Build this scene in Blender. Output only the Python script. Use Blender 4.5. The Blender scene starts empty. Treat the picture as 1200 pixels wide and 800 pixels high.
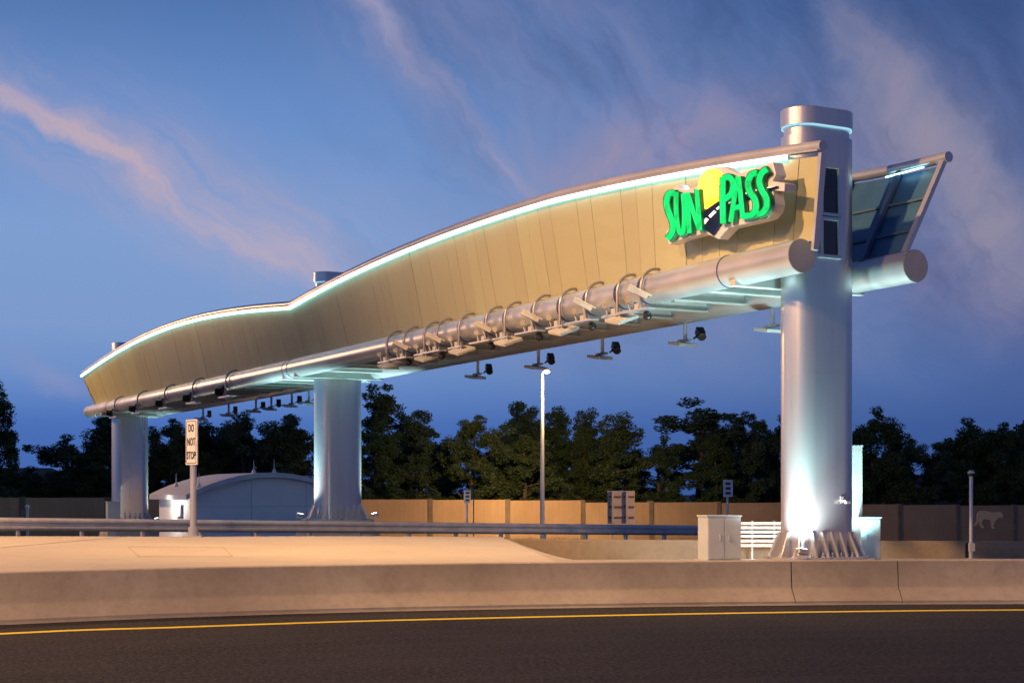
import bpy, bmesh, math, random
from mathutils import Vector, Matrix
import numpy as np
R = math.radians
random.seed(7)
S = bpy.context.scene
COL = S.collection

# ------------------------------------------------------------------ camera
CAMZ, HOR, F = 2.16, 573.0, 1800.0
cam_d = bpy.data.cameras.new('camera'); cam = bpy.data.objects.new('camera', cam_d); COL.objects.link(cam)
cam.location = (0, 0, CAMZ); cam.rotation_euler = (R(90), 0, 0)
cam_d.sensor_width = 36; cam_d.lens = 36 * F / 1200
cam_d.shift_y = (HOR - 400) / 1200
cam_d.clip_start = 0.2; cam_d.clip_end = 3000
S.camera = cam
S.view_settings.view_transform = 'Standard'; S.view_settings.look = 'None'
S.view_settings.exposure = 0.0; S.view_settings.gamma = 1.0; S.view_settings.use_curve_mapping = False
S.cycles.use_denoising = True
S.cycles.max_bounces = 6; S.cycles.diffuse_bounces = 3; S.cycles.glossy_bounces = 3; S.cycles.transmission_bounces = 2
S.cycles.sample_clamp_indirect = 4.0; S.cycles.sample_clamp_direct = 12.0

# ------------------------------------------------------------------ node helpers
def srgb(r, g, b):
    f = lambda c: (c/255/12.92) if c/255 <= .04045 else ((c/255+.055)/1.055)**2.4
    return (f(r), f(g), f(b), 1)

class NT:
    """tiny expression builder for shader node trees"""
    def __init__(s, tree): s.t = tree; s.n = tree.nodes; s.l = tree.links
    def new(s, typ, **kw):
        n = s.n.new(typ)
        for k, v in kw.items(): setattr(n, k, v)
        return n
    def put(s, sock, v):
        if isinstance(v, bpy.types.NodeSocket): s.l.new(v, sock)
        elif v is not None: sock.default_value = (*v[:3], 1) if sock.type == 'RGBA' and isinstance(v, tuple) else v
    def m(s, op, a, b=None, c=None, clamp=False):
        n = s.new('ShaderNodeMath', operation=op); n.use_clamp = clamp
        s.put(n.inputs[0], a); s.put(n.inputs[1], b)
        if c is not None: s.put(n.inputs[2], c)
        return n.outputs[0]
    def mix(s, f, a, b, blend='MIX'):
        n = s.new('ShaderNodeMix', data_type='RGBA', blend_type=blend)
        s.put(n.inputs[0], f); s.put(n.inputs[6], a); s.put(n.inputs[7], b)
        return n.outputs[2]
    def ramp(s, f, stops, interp='LINEAR'):
        n = s.new('ShaderNodeValToRGB'); cr = n.color_ramp; cr.interpolation = interp
        while len(cr.elements) < len(stops): cr.elements.new(.5)
        for e, (p, c) in zip(cr.elements, stops):
            e.position = p; e.color = c if len(c) == 4 else (*c, 1)
        s.put(n.inputs[0], f); return n.outputs[0]
    def noise(s, vec, scale, detail=4, rough=.55, dist=0.0):
        n = s.new('ShaderNodeTexNoise'); n.inputs['Scale'].default_value = scale
        n.inputs['Detail'].default_value = detail; n.inputs['Roughness'].default_value = rough
        n.inputs['Distortion'].default_value = dist
        if vec is not None: s.l.new(vec, n.inputs['Vector'])
        return n.outputs[0]
    def mapping(s, vec, scale=(1,1,1), rot=(0,0,0), loc=(0,0,0)):
        n = s.new('ShaderNodeMapping'); n.inputs['Scale'].default_value = scale
        n.inputs['Rotation'].default_value = rot; n.inputs['Location'].default_value = loc
        s.l.new(vec, n.inputs['Vector']); return n.outputs[0]
    def comb(s, x, y, z):
        n = s.new('ShaderNodeCombineXYZ')
        for i, v in enumerate((x, y, z)): s.put(n.inputs[i], v)
        return n.outputs[0]

# ------------------------------------------------------------------ world: dusk sky
W = bpy.data.worlds.new('World'); S.world = W; W.use_nodes = True
w = NT(W.node_tree); w.n.clear()
tc = w.new('ShaderNodeTexCoord').outputs['Generated']
sp = w.new('ShaderNodeSeparateXYZ'); w.l.new(tc, sp.inputs[0])
az = w.m('ARCTAN2', sp.outputs[0], sp.outputs[1])
el = w.m('ARCTANGENT', w.m('DIVIDE', sp.outputs[2], w.m('SQRT', w.m('ADD', w.m('MULTIPLY', sp.outputs[0], sp.outputs[0]), w.m('MULTIPLY', sp.outputs[1], sp.outputs[1])))))
def ae(px, py):
    a = math.atan((px-600)/F); return a, math.atan((HOR-py)/F*math.cos(a))
def band(p0, p1, width, soft_end=.03):
    """soft band of cloud along a line of the sky from p0 to p1 (azimuth/elevation)"""
    (a0, e0), (a1, e1) = ae(*p0), ae(*p1)
    L = math.hypot(a1-a0, e1-e0); cx, cy = (a1-a0)/L, (e1-e0)/L
    dx = w.m('SUBTRACT', WA, a0); dy = w.m('SUBTRACT', WE, e0)
    along = w.m('ADD', w.m('MULTIPLY', dx, cx), w.m('MULTIPLY', dy, cy))
    acr = w.m('SUBTRACT', w.m('MULTIPLY', dy, cx), w.m('MULTIPLY', dx, cy))
    g = w.m('EXPONENT', w.m('MULTIPLY', w.m('POWER', w.m('DIVIDE', w.m('ABSOLUTE', acr), width), 2.0), -1.0))
    mid = w.m('SUBTRACT', along, L/2)
    e = w.m('SUBTRACT', 1.0, w.m('DIVIDE', w.m('SUBTRACT', w.m('ABSOLUTE', mid), L/2 - soft_end), 2*soft_end), clamp=True)
    return w.m('MULTIPLY', g, w.m('SMOOTH_MIN', e, 1.0, .2))
# warp the coordinates a little so nothing is ruler straight
ae_v = w.comb(az, el, 0.0)
wn = w.new('ShaderNodeTexNoise'); wn.inputs['Scale'].default_value = 14; wn.inputs['Detail'].default_value = 6; wn.inputs['Roughness'].default_value = .6
w.l.new(ae_v, wn.inputs['Vector'])
wsep = w.new('ShaderNodeSeparateColor'); w.l.new(wn.outputs['Color'], wsep.inputs[0])
WA = w.m('ADD', az, w.m('MULTIPLY', w.m('SUBTRACT', wsep.outputs[0], .5), .05))
WE = w.m('ADD', el, w.m('MULTIPLY', w.m('SUBTRACT', wsep.outputs[1], .5), .05))
base = w.ramp(w.m('DIVIDE', el, 1.2), [
    (0.0,  srgb(58, 98, 170)), (0.034, srgb(68, 110, 186)), (0.060, srgb(104, 142, 202)), (0.085, srgb(122, 154, 206)), (0.135, srgb(124, 158, 211)),
    (0.20, srgb(98, 140, 202)), (0.26, srgb(74, 112, 172)), (0.40, srgb(58, 82, 138)), (1.0, srgb(46, 60, 110))])
# darker, more violet towards the east side of the view
side = w.m('DIVIDE', w.m('ADD', az, .10), .42, clamp=True)
base = w.mix(w.m('MULTIPLY', side, .85), base, w.ramp(w.m('DIVIDE', el, 1.2), [
    (0.0, srgb(40, 72, 130)), (0.057, srgb(62, 88, 150)), (0.125, srgb(86, 98, 148)), (0.19, srgb(76, 92, 142)), (0.25, srgb(54, 78, 132)), (1.0, srgb(40, 50, 90))]))
def aniso(deg, s_al, s_ac, off=0.0):
    c_, s_ = math.cos(R(deg)), math.sin(R(deg))
    al = w.m('ADD', w.m('MULTIPLY', WA, c_*s_al), w.m('MULTIPLY', WE, s_*s_al))
    acr = w.m('ADD', w.m('MULTIPLY', WA, -s_*s_ac), w.m('MULTIPLY', WE, c_*s_ac))
    return w.comb(al, acr, off)
fib = w.noise(aniso(-33, 7, 48), 1.0, 8, .62, .25)
fib2 = w.noise(aniso(52, 9, 30, 3.0), 1.0, 9, .62, .3)
fib3 = w.noise(aniso(-54, 7, 44, 6.0), 1.0, 9, .62, .3)
fib3c = w.m('MULTIPLY', w.m('SUBTRACT', fib3, .34), 3.0, clamp=True)
fibc = w.m('MULTIPLY', w.m('SUBTRACT', fib, .33), 3.0, clamp=True)
fib2c = w.m('MULTIPLY', w.m('SUBTRACT', fib2, .33), 3.0, clamp=True)
c1 = w.m('ADD', w.m('MULTIPLY', band((-80, 40), (410, 345), .009, .05), w.m('ADD', w.m('MULTIPLY', fibc, .45), .25)), w.m('MULTIPLY', band((-80, 50), (420, 340), .024, .05), w.m('MULTIPLY', fibc, .5)), clamp=True)
c1b = w.m('MULTIPLY', band((40, 110), (480, 330), .040, .06), w.m('ADD', w.m('MULTIPLY', fibc, .6), .05))
c2 = w.m('ADD', w.m('MULTIPLY', band((390, -60), (625, 235), .006, .05), w.m('ADD', w.m('MULTIPLY', fib3c, .4), .2)), w.m('MULTIPLY', band((380, -80), (640, 240), .022, .05), w.m('MULTIPLY', fib3c, .6)), clamp=True)
c3 = w.m('MULTIPLY', band((430, -90), (800, 190), .075, .06), w.m('ADD', w.m('MULTIPLY', fib3c, .6), .35))
c3b = w.m('MULTIPLY', band((660, 215), (880, 120), .024, .04), w.m('ADD', w.m('MULTIPLY', fib2c, .9), .1))
c4 = w.m('MULTIPLY', band((1010, 60), (1215, 330), .026, .05), w.m('ADD', w.m('MULTIPLY', fib2c, .6), .4))
c4b = w.m('MULTIPLY', band((900, 150), (1130, 190), .035, .05), w.m('ADD', w.m('MULTIPLY', fibc, .7), .2))
c5 = w.m('MULTIPLY', band((1020, 300), (1260, 380), .03, .05), fib2c)
c6 = w.m('MULTIPLY', band((30, 425), (110, 455), .007, .02), .7)
c7 = w.m('MULTIPLY', band((640, 420), (1000, 330), .02, .05), fib2c)
pink, mauve, rose = srgb(208, 178, 184), srgb(140, 134, 170), srgb(172, 146, 166)
sky = w.mix(w.m('MULTIPLY', c3, .66), base, srgb(126, 136, 182))
sky = w.mix(w.m('MULTIPLY', c2, .75), sky, srgb(166, 160, 190))
sky = w.mix(w.m('MULTIPLY', c1b, .6), sky, srgb(172, 160, 186))
sky = w.mix(w.m('MULTIPLY', c1, .68), sky, pink)
sky = w.mix(w.m('MULTIPLY', c3b, .66), sky, srgb(176, 150, 166))
sky = w.mix(w.m('MULTIPLY', c4, .80), sky, srgb(164, 152, 166))
sky = w.mix(w.m('MULTIPLY', c4b, .65), sky, srgb(142, 134, 160))
sky = w.mix(w.m('MULTIPLY', c5, .55), sky, srgb(130, 124, 158))
sky = w.mix(w.m('MULTIPLY', c6, .6), sky, srgb(150, 150, 190))
sky = w.mix(w.m('MULTIPLY', c7, .45), sky, srgb(118, 130, 178))
mott = w.noise(aniso(-48, 7, 16, 9.0), 1.0, 9, .62, .4)
rside = w.m('DIVIDE', w.m('ADD', az, .16), .30, clamp=True)
upm = w.m('DIVIDE', w.m('SUBTRACT', el, .05), .10, clamp=True)
msk = w.m('MULTIPLY', rside, upm)
sky = w.mix(w.m('MULTIPLY', w.m('MULTIPLY', w.m('SUBTRACT', mott, .50, clamp=True), 4.2, clamp=True), w.m('MULTIPLY', msk, .50)), sky, srgb(150, 144, 168))
sky = w.mix(w.m('MULTIPLY', w.m('MULTIPLY', w.m('SUBTRACT', .50, mott, clamp=True), 4.5, clamp=True), w.m('MULTIPLY', msk, .60)), sky, srgb(46, 68, 118))
hsv = w.new('ShaderNodeHueSaturation'); hsv.inputs['Saturation'].default_value = .97; hsv.inputs['Value'].default_value = .98; w.l.new(sky, hsv.inputs['Color']); sky = hsv.outputs[0]
bg = w.new('ShaderNodeBackground'); bg.inputs[1].default_value = 1.0
w.l.new(sky, bg.inputs[0]); wo = w.new('ShaderNodeOutputWorld'); w.l.new(bg.outputs[0], wo.inputs[0])

# ------------------------------------------------------------------ area lighting of the road (high masts out of the frame, plus one added spot)
SODIUM = (1.0, .52, .19)
def light(name, typ, loc, energy, color, size=.3, aim=None, cone=None, blend=.4):
    d = bpy.data.lights.new(name, typ); d.energy = energy; d.color = color
    d.shadow_soft_size = size
    o = bpy.data.objects.new(name, d); COL.objects.link(o); o.location = loc
    if typ == 'SPOT': d.spot_size = R(cone); d.spot_blend = blend
    if aim is not None: o.rotation_euler = (Vector(aim) - Vector(loc)).to_track_quat('-Z', 'Y').to_euler()
    return o
light('offframe_spot', 'SPOT', (-13.5, 23, 19), 41000, SODIUM, .35, aim=(2.5, 37, 6), cone=74, blend=1.0)
light('offframe_spot', 'SPOT', (-21, 38, 15), 22000, SODIUM, .35, aim=(-12.5, 37, 0), cone=96, blend=.8)
light('offframe_spot', 'SPOT', (-37, 85, 14), 19000, SODIUM, .35, aim=(-18, 79, 8), cone=92, blend=.8)
light('offframe_spot', 'SPOT', (-11, 11, 18), 20000, SODIUM, .5, aim=(-2, 26, 0), cone=82, blend=.8)
light('offframe_spot', 'SPOT', (30, 52, 13), 32000, SODIUM, .4, aim=(4.2, 74, -.5), cone=22, blend=.9)  # no mast: narrow spot added to brighten the back of the big sign

# ------------------------------------------------------------------ placing helpers
def P(px, py, Y): return Vector(((px-600)/F*Y, Y, CAMZ + (HOR-py)/F*Y))
P1 = Vector((6.505, 32.8, 0)); A = Vector((-.466, .885, 0)).normalized(); LV = Vector((-A.y, A.x, 0))  # along the gantry, away; lateral, to the front
E = -A; U = -LV; UP = Vector((0, 0, 1))
def G(s, b, z): v = P1 + A*s + LV*b; return Vector((v.x, v.y, z))
def s_of(px, b):
    k = (px-600)/F; o = P1 + LV*b
    return (k*o.y - o.x) / (A.x - k*A.y)
def interp(x, xs, ys): return float(np.interp(x, xs, ys))
def z_at(py, Y): return CAMZ + (HOR-py)/F*Y
def zt(s): return interp(s, [-1.4, 28.5, 62.6], [6.85, 6.66, 6.58])

# ------------------------------------------------------------------ object helpers
def tag(o, label=None, cat=None, group=None, kind=None):
    if label: o['label'] = label
    if cat: o['category'] = cat
    if group: o['group'] = group
    if kind: o['kind'] = kind
    return o
def empty(name, loc, label, cat, group=None, rz=0):
    o = bpy.data.objects.new(name, None); COL.objects.link(o)
    o.location = loc; o.rotation_euler = (0, 0, rz); o.empty_display_size = .2
    return tag(o, label, cat, group)

class MB:
    def __init__(s): s.v = []; s.f = []
    def add(s, vs, fs):
        b = len(s.v); s.v += [tuple(v) for v in vs]; s.f += [tuple(i+b for i in f) for f in fs]; return s
    def box(s, c, half, ax=None):
        c = Vector(c); X, Y, Z = ax if ax else (Vector((1,0,0)), Vector((0,1,0)), UP)
        vs = [c + X*half[0]*i + Y*half[1]*j + Z*half[2]*k for i in (-1,1) for j in (-1,1) for k in (-1,1)]
        return s.add(vs, [(0,1,3,2),(4,6,7,5),(0,4,5,1),(2,3,7,6),(0,2,6,4),(1,5,7,3)])
    def tube(s, pts, r, seg=12, caps=True, closed=False):
        pts = [Vector(p) for p in pts]; n = len(pts); rs = r if isinstance(r, (list, tuple)) else [r]*n
        ref = None; rings = []
        for i, p in enumerate(pts):
            if closed: d = pts[(i+1) % n] - pts[i-1]
            else: d = pts[min(i+1, n-1)] - pts[max(i-1, 0)]
            d.normalize()
            if ref is None:
                ref = d.cross(UP) if abs(d.z) < .95 else d.cross(Vector((1,0,0)))
            ref = (ref - d*ref.dot(d)).normalized(); q = d.cross(ref)
            rings.append([p + (ref*math.cos(2*math.pi*k/seg) + q*math.sin(2*math.pi*k/seg))*rs[i] for k in range(seg)])
        vs = [v for ring in rings for v in ring]; fs = []
        for i in range(n if closed else n-1):
            a, b = i*seg, ((i+1) % n)*seg
            fs += [(a+k, a+(k+1) % seg, b+(k+1) % seg, b+k) for k in range(seg)]
        if caps and not closed: fs += [tuple(range(seg))[::-1], tuple((n-1)*seg+k for k in range(seg))]
        return s.add(vs, fs)
    def bar(s, a, b, wx, wy, up=UP):
        a, b = Vector(a), Vector(b); d = (b-a); L = d.length; d.normalize()
        x = d.cross(Vector(up)); x = x.normalized() if x.length > 1e-4 else d.cross(Vector((1,0,0))).normalized()
        return s.box((a+b)/2, (L/2, wx/2, wy/2), (d, x, x.cross(d)))
    def loft(s, rings, closed_ring=True, caps=True):
        n = len(rings[0]); vs = [v for r in rings for v in r]; fs = []
        for i in range(len(rings)-1):
            a, b = i*n, (i+1)*n
            fs += [(a+k, a+(k+1) % n, b+(k+1) % n, b+k) for k in range(n if closed_ring else n-1)]
        if caps and closed_ring: fs += [tuple(range(n))[::-1], tuple((len(rings)-1)*n+k for k in range(n))]
        return s.add(vs, fs)
    def sphere(s, c, r, seg=12, rings=8, sz=1.0):
        c = Vector(c); vs = []; fs = []
        for i in range(rings+1):
            t = math.pi*i/rings
            for k in range(seg):
                a = 2*math.pi*k/seg
                vs.append(c + Vector((math.sin(t)*math.cos(a)*r, math.sin(t)*math.sin(a)*r, math.cos(t)*r*sz)))
        for i in range(rings):
            for k in range(seg): fs.append((i*seg+k, i*seg+(k+1) % seg, (i+1)*seg+(k+1) % seg, (i+1)*seg+k))
        return s.add(vs, fs)
    def build(s, name, mat, parent=None, smooth=True, bevel=0.0, bseg=2, ang=38):
        me = bpy.data.meshes.new(name); me.from_pydata(s.v, [], s.f); me.update()
        bm = bmesh.new(); bm.from_mesh(me); bmesh.ops.remove_doubles(bm, verts=bm.verts, dist=1e-5)
        bmesh.ops.recalc_face_normals(bm, faces=bm.faces)
        if bevel > 0:
            es = [e for e in bm.edges if len(e.link_faces) == 2 and e.calc_face_angle(0) > R(30)]
            bmesh.ops.bevel(bm, geom=es, offset=bevel, segments=bseg, profile=.6, affect='EDGES', clamp_overlap=True)
        bm.to_mesh(me); bm.free()
        if smooth:
            me.polygons.foreach_set('use_smooth', [True]*len(me.polygons)); me.set_sharp_from_angle(angle=R(ang))
        if mat: me.materials.append(mat)
        o = bpy.data.objects.new(name, me); COL.objects.link(o)
        if parent:
            o.parent = parent; o.matrix_parent_inverse = Matrix.Identity(4)
            if parent.type == 'EMPTY': o.matrix_parent_inverse = parent.matrix_basis.inverted()
        return o

def prism(poly3, nrm, depth):
    """a flat outline in space given thickness behind it"""
    m = MB(); n = len(poly3); back = [Vector(p) - Vector(nrm)*depth for p in poly3]
    m.v = [tuple(p) for p in poly3] + [tuple(p) for p in back]
    m.f = [tuple(range(n)), tuple(range(2*n-1, n-1, -1))] + [(i, (i+1) % n, n+(i+1) % n, n+i) for i in range(n)]
    return m

def copy_thing(root, loc, rz=0, scale=1.0, label=None, group=None):
    r = root.copy(); COL.objects.link(r); r.location = loc; r.rotation_euler = (0, 0, rz)
    r.scale = scale if isinstance(scale, (tuple, list)) else (scale,)*3
    if label: r['label'] = label
    if group: r['group'] = group
    for ch in list(root.children):
        c = ch.copy(); COL.objects.link(c); c.parent = r
        for g in ch.children:
            d = g.copy(); COL.objects.link(d); d.parent = c
    return r

# ------------------------------------------------------------------ materials
def mat(name, col=(.5,.5,.5), rough=.6, metal=0.0, fn=None, spec=.5):
    m = bpy.data.materials.new(name); m.use_nodes = True; t = NT(m.node_tree); b = t.n['Principled BSDF']
    b.inputs['Base Color'].default_value = (*col[:3], 1); b.inputs['Roughness'].default_value = rough
    b.inputs['Metallic'].default_value = metal; b.inputs['Specular IOR Level'].default_value = spec
    if fn: fn(t, b)
    return m
def vary(c1, c2, scale, detail=5, rough=None, bump=0, bscale=None, stretch=(1,1,1), lo=.35, hi=.65):
    def fn(t, b):
        oc = t.new('ShaderNodeTexCoord').outputs['Object']; v = t.mapping(oc, scale=stretch)
        n = t.noise(v, scale, detail, .6)
        t.l.new(t.ramp(n, [(lo, c1), (hi, c2)]), b.inputs['Base Color'])
        if rough: t.l.new(t.ramp(n, [(.3, (rough[0],)*3), (.7, (rough[1],)*3)]), b.inputs['Roughness'])
        if bump:
            bn = t.new('ShaderNodeBump'); bn.inputs['Strength'].default_value = bump; bn.inputs['Distance'].default_value = .02
            t.l.new(t.noise(v, bscale or scale*6, 5, .65), bn.inputs['Height']); t.l.new(bn.outputs[0], b.inputs['Normal'])
    return fn
def emit(name, col, strength):
    m = bpy.data.materials.new(name); m.use_nodes = True; t = NT(m.node_tree); t.n.clear()
    e = t.new('ShaderNodeEmission'); e.inputs[0].default_value = (*col[:3], 1); e.inputs[1].default_value = strength
    o = t.new('ShaderNodeOutputMaterial'); t.l.new(e.outputs[0], o.inputs[0]); return m

def concrete_fn(c1, c2, stain, sc=1.0):
    def fn(t, b):
        oc = t.new('ShaderNodeTexCoord').outputs['Object']
        n1 = t.noise(oc, .5*sc, 6, .6); n2 = t.noise(oc, 7*sc, 6, .7); n3 = t.noise(t.mapping(oc, scale=(1.0, 1.0, .8)), 1.1*sc, 6, .65)
        c = t.ramp(n1, [(.35, c1), (.66, c2)])
        c = t.mix(t.m('MULTIPLY', t.m('SUBTRACT', n2, .45, clamp=True), 1.2), c, stain)
        c = t.mix(t.m('MULTIPLY', t.m('SUBTRACT', n3, .52, clamp=True), 2.2, clamp=True), c, stain)
        t.l.new(c, b.inputs['Base Color'])
        bn = t.new('ShaderNodeBump'); bn.inputs['Strength'].default_value = .35; bn.inputs['Distance'].default_value = .012
        t.l.new(t.noise(oc, 30, 5, .7), bn.inputs['Height']); t.l.new(bn.outputs[0], b.inputs['Normal'])
    return fn
M = {}
M['concrete'] = mat('barrier_concrete', rough=.85, fn=concrete_fn((.30,.275,.25), (.40,.375,.345), (.20,.18,.16)), spec=.3)
M['apron'] = mat('apron_concrete', rough=.88, fn=concrete_fn((.44,.42,.39), (.51,.485,.45), (.36,.335,.30), .6), spec=.25)
M['island'] = mat('island_concrete', rough=.88, fn=concrete_fn((.36,.34,.31), (.45,.42,.39), (.28,.26,.23), .6), spec=.25)
M['oldwall'] = mat('old_wall_concrete', rough=.9, fn=concrete_fn((.19,.165,.13), (.26,.225,.18), (.12,.10,.08)), spec=.2)
M['gutter'] = mat('gutter_concrete', rough=.8, fn=concrete_fn((.24,.23,.22), (.32,.31,.30), (.12,.11,.10)), spec=.3)
M['joint'] = mat('joint_dark', (.03,.027,.024), .9)
def asphalt_fn(t, b):
    oc = t.new('ShaderNodeTexCoord').outputs['Object']
    ac = t.new('ShaderNodeAttribute', attribute_name='across').outputs['Fac']
    sx = t.new('ShaderNodeSeparateXYZ'); t.l.new(oc, sx.inputs[0])
    sv = t.comb(t.m('MULTIPLY', sx.outputs[0], .035), t.m('MULTIPLY', ac, 1.6), 0.0)
    n1 = t.noise(oc, .35, 6, .65); g1 = t.noise(oc, 14, 6, .9); g2 = t.noise(oc, 45, 3, .9)
    st = t.noise(sv, 1.0, 6, .62); ln = t.noise(t.comb(t.m('MULTIPLY', sx.outputs[0], .02), t.m('MULTIPLY', ac, 5.5), 2.0), 1.0, 3, .6)
    c = t.ramp(n1, [(.3, (.021,.023,.033)), (.7, (.037,.039,.051))])
    c = t.mix(t.m('MULTIPLY', t.m('SUBTRACT', st, .50, clamp=True), 1.8, clamp=True), c, (.066,.067,.078,1))
    c = t.mix(t.m('MULTIPLY', t.m('SUBTRACT', .48, st, clamp=True), 2.6, clamp=True), c, (.030,.028,.030,1))
    c = t.mix(t.m('MULTIPLY', t.m('SUBTRACT', ln, .66, clamp=True), 5.0, clamp=True), c, (.16,.14,.13,1))
    c = t.mix(t.m('MULTIPLY', t.m('SUBTRACT', g1, .49, clamp=True), 7.0, clamp=True), c, (.135,.128,.13,1))
    c = t.mix(t.m('MULTIPLY', t.m('SUBTRACT', .50, g2, clamp=True), 5.0, clamp=True), c, (.015,.014,.014,1))
    t.l.new(c, b.inputs['Base Color']); b.inputs['Roughness'].default_value = .92
    bn = t.new('ShaderNodeBump'); bn.inputs['Strength'].default_value = .8; bn.inputs['Distance'].default_value = .02
    t.l.new(g1, bn.inputs['Height']); t.l.new(bn.outputs[0], b.inputs['Normal'])
M['asphalt'] = mat('asphalt', rough=.92, fn=asphalt_fn, spec=.12)
M['highway'] = mat('highway_asphalt', rough=.7, fn=vary((.05,.048,.046), (.08,.076,.072), .6))
M['yellow'] = mat('yellow_paint', rough=.6, fn=vary((.78,.62,.02), (.86,.70,.03), 3, stretch=(1,1,1)))
M['ground'] = mat('earth', rough=.95, fn=vary((.035,.045,.018), (.075,.07,.038), .4))
M['silver'] = mat('silver_paint', rough=.28, metal=.80, fn=vary((.58,.57,.59), (.65,.64,.65), 2.0, 2, rough=(.27,.32), stretch=(1.6,1.6,.08)))
M['tube'] = mat('tube_paint', rough=.40, metal=.6, fn=vary((.49,.51,.56), (.56,.58,.63), .9, 2, rough=(.33,.40)))
M['galv'] = mat('galvanised_steel', rough=.45, metal=.35, fn=vary((.42,.44,.50), (.54,.57,.64), 3, rough=(.36,.55)))
M['hoop'] = mat('hoop_steel', (.26,.25,.27), .4, .5)
M['band'] = mat('band_steel', (.05,.06,.16), .4, .3)
M['steel'] = mat('bracket_steel', (.50,.50,.50), .5, .45)
M['beam'] = mat('beam_paint', rough=.5, metal=.15, fn=vary((.42,.45,.45), (.50,.53,.53), 1.2))
def tan_fn(t, b):
    oc = t.new('ShaderNodeTexCoord').outputs['Object']
    at = t.new('ShaderNodeAttribute', attribute_name='tone').outputs['Fac']
    n = t.noise(oc, .6, 4, .5)
    c = t.ramp(n, [(.3, (.415,.43,.27)), (.7, (.46,.475,.30))])
    c = t.mix(at, c, (.39,.36,.25,1))
    t.l.new(c, b.inputs['Base Color'])
M['tan'] = mat('tan_panel_paint', rough=.42, metal=.25, fn=tan_fn)
M['dark_gap'] = mat('seam_dark', (.10,.085,.055), .8)
M['blue_steel'] = mat('inner_panel', rough=.4, metal=.0, fn=vary((.03,.10,.22), (.045,.13,.27), 1.0))
M['wing_strut'] = mat('wing_strut', (.07,.13,.24), .45, .1)
M['glass'] = mat('dark_glass', (.01,.012,.016), .08, 0, spec=.8)
M['white'] = mat('white_housing', rough=.4, fn=vary((.68,.68,.67), (.78,.78,.76), 4))
M['grey'] = mat('grey_housing', rough=.5, fn=vary((.36,.36,.36), (.46,.46,.45), 3))
M['cabinet'] = mat('cabinet_paint', rough=.42, metal=.2, fn=vary((.42,.48,.53), (.48,.54,.59), 1.5))
M['black'] = mat('black_housing', (.012,.012,.014), .35)
M['wallwhite'] = mat('white_wall', rough=.7, fn=vary((.78,.79,.84), (.84,.85,.90), .8))
M['roofmetal'] = mat('pale_roof', rough=.45, metal=.2, fn=vary((.56,.57,.62), (.64,.65,.70), 1))
def soundwall_fn(t, b):
    oc = t.new('ShaderNodeTexCoord').outputs['Object']
    g = t.noise(t.mapping(oc, scale=(9, 9, .25)), 1.5, 4, .6); n = t.noise(oc, .25, 5, .6); f = t.noise(oc, 5, 4, .7)
    c = t.ramp(n, [(.35, (.33,.22,.135)), (.65, (.42,.29,.18))])
    c = t.mix(t.m('MULTIPLY', t.m('SUBTRACT', g, .42, clamp=True), 1.6, clamp=True), c, (.24,.165,.11,1))
    c = t.mix(t.m('MULTIPLY', t.m('SUBTRACT', f, .55, clamp=True), 2), c, (.46,.33,.22,1))
    t.l.new(c, b.inputs['Base Color'])
M['soundwall'] = mat('sound_wall_concrete', rough=.9, fn=soundwall_fn, spec=.2)
M['pilaster'] = mat('pilaster_concrete', rough=.9, fn=vary((.12,.095,.075), (.17,.135,.105), 1.5))
M['relief'] = mat('relief_paint', (.74,.52,.28), .8)
M['signwhite'] = mat('sign_white', rough=.4, fn=vary((.60,.64,.71), (.68,.72,.79), 3))
M['signback'] = mat('sign_back', rough=.6, metal=.0, fn=vary((.48,.42,.40), (.62,.54,.52), 2))
M['ink'] = mat('sign_black', (.012,.012,.012), .5)
M['led'] = emit('led_white', (.45,.92,1.0), 5.0)
M['ringglow'] = emit('ring_glow', (.42,.82,1.0), .95)
M['flood'] = emit('flood_lens', (.85,1.0,.98), 12)
M['lampglow'] = emit('lamp_glow', (1.0,.86,.68), 45)
M['house_wall'] = mat('house_wall', rough=.9, fn=vary((.20,.17,.16), (.26,.22,.21), .7))
M['house_roof'] = mat('house_roof', rough=.9, fn=vary((.06,.045,.045), (.10,.075,.07), 2))
M['bark'] = mat('bark', rough=.95, fn=vary((.05,.038,.028), (.11,.085,.065), 5))
def leaf_mat(name, a, b_, c_):
    def fn(t, b):
        oc = t.new('ShaderNodeTexCoord').outputs['Object']
        n = t.noise(oc, .55, 4, .6); n2 = t.noise(oc, 4, 3, .6)
        c = t.ramp(n, [(.3, a), (.52, b_), (.72, c_)])
        c = t.mix(t.m('MULTIPLY', n2, .35), c, (.02,.03,.012,1))
        t.l.new(c, b.inputs['Base Color'])
    return mat(name, rough=.7, fn=fn, spec=.25)
M['leaf_a'] = leaf_mat('leaf_dark', (.020,.044,.018), (.036,.070,.026), (.060,.096,.034))
M['leaf_b'] = leaf_mat('leaf_olive', (.024,.044,.018), (.046,.074,.027), (.078,.108,.036))
M['leaf_c'] = leaf_mat('leaf_blue', (.020,.042,.026), (.036,.068,.040), (.060,.092,.048))
def sign_face(name, c1, c2, strength, scale):
    m = bpy.data.materials.new(name); m.use_nodes = True; t = NT(m.node_tree); b = t.n['Principled BSDF']
    oc = t.new('ShaderNodeTexCoord').outputs['Object']; n = t.noise(oc, scale, 4, .6, .4)
    c = t.ramp(n, [(.36, c1), (.64, c2)]); t.l.new(c, b.inputs['Base Color']); t.l.new(c, b.inputs['Emission Color'])
    b.inputs['Emission Strength'].default_value = strength; b.inputs['Roughness'].default_value = .5; b.inputs['Specular IOR Level'].default_value = .12
    return m
M['green'] = sign_face('lit_green', (0,.30,.08), (.0,.58,.15), 1.2, 3.2)
M['letter_return'] = mat('letter_return', (.0,.16,.06), .5)
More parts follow.
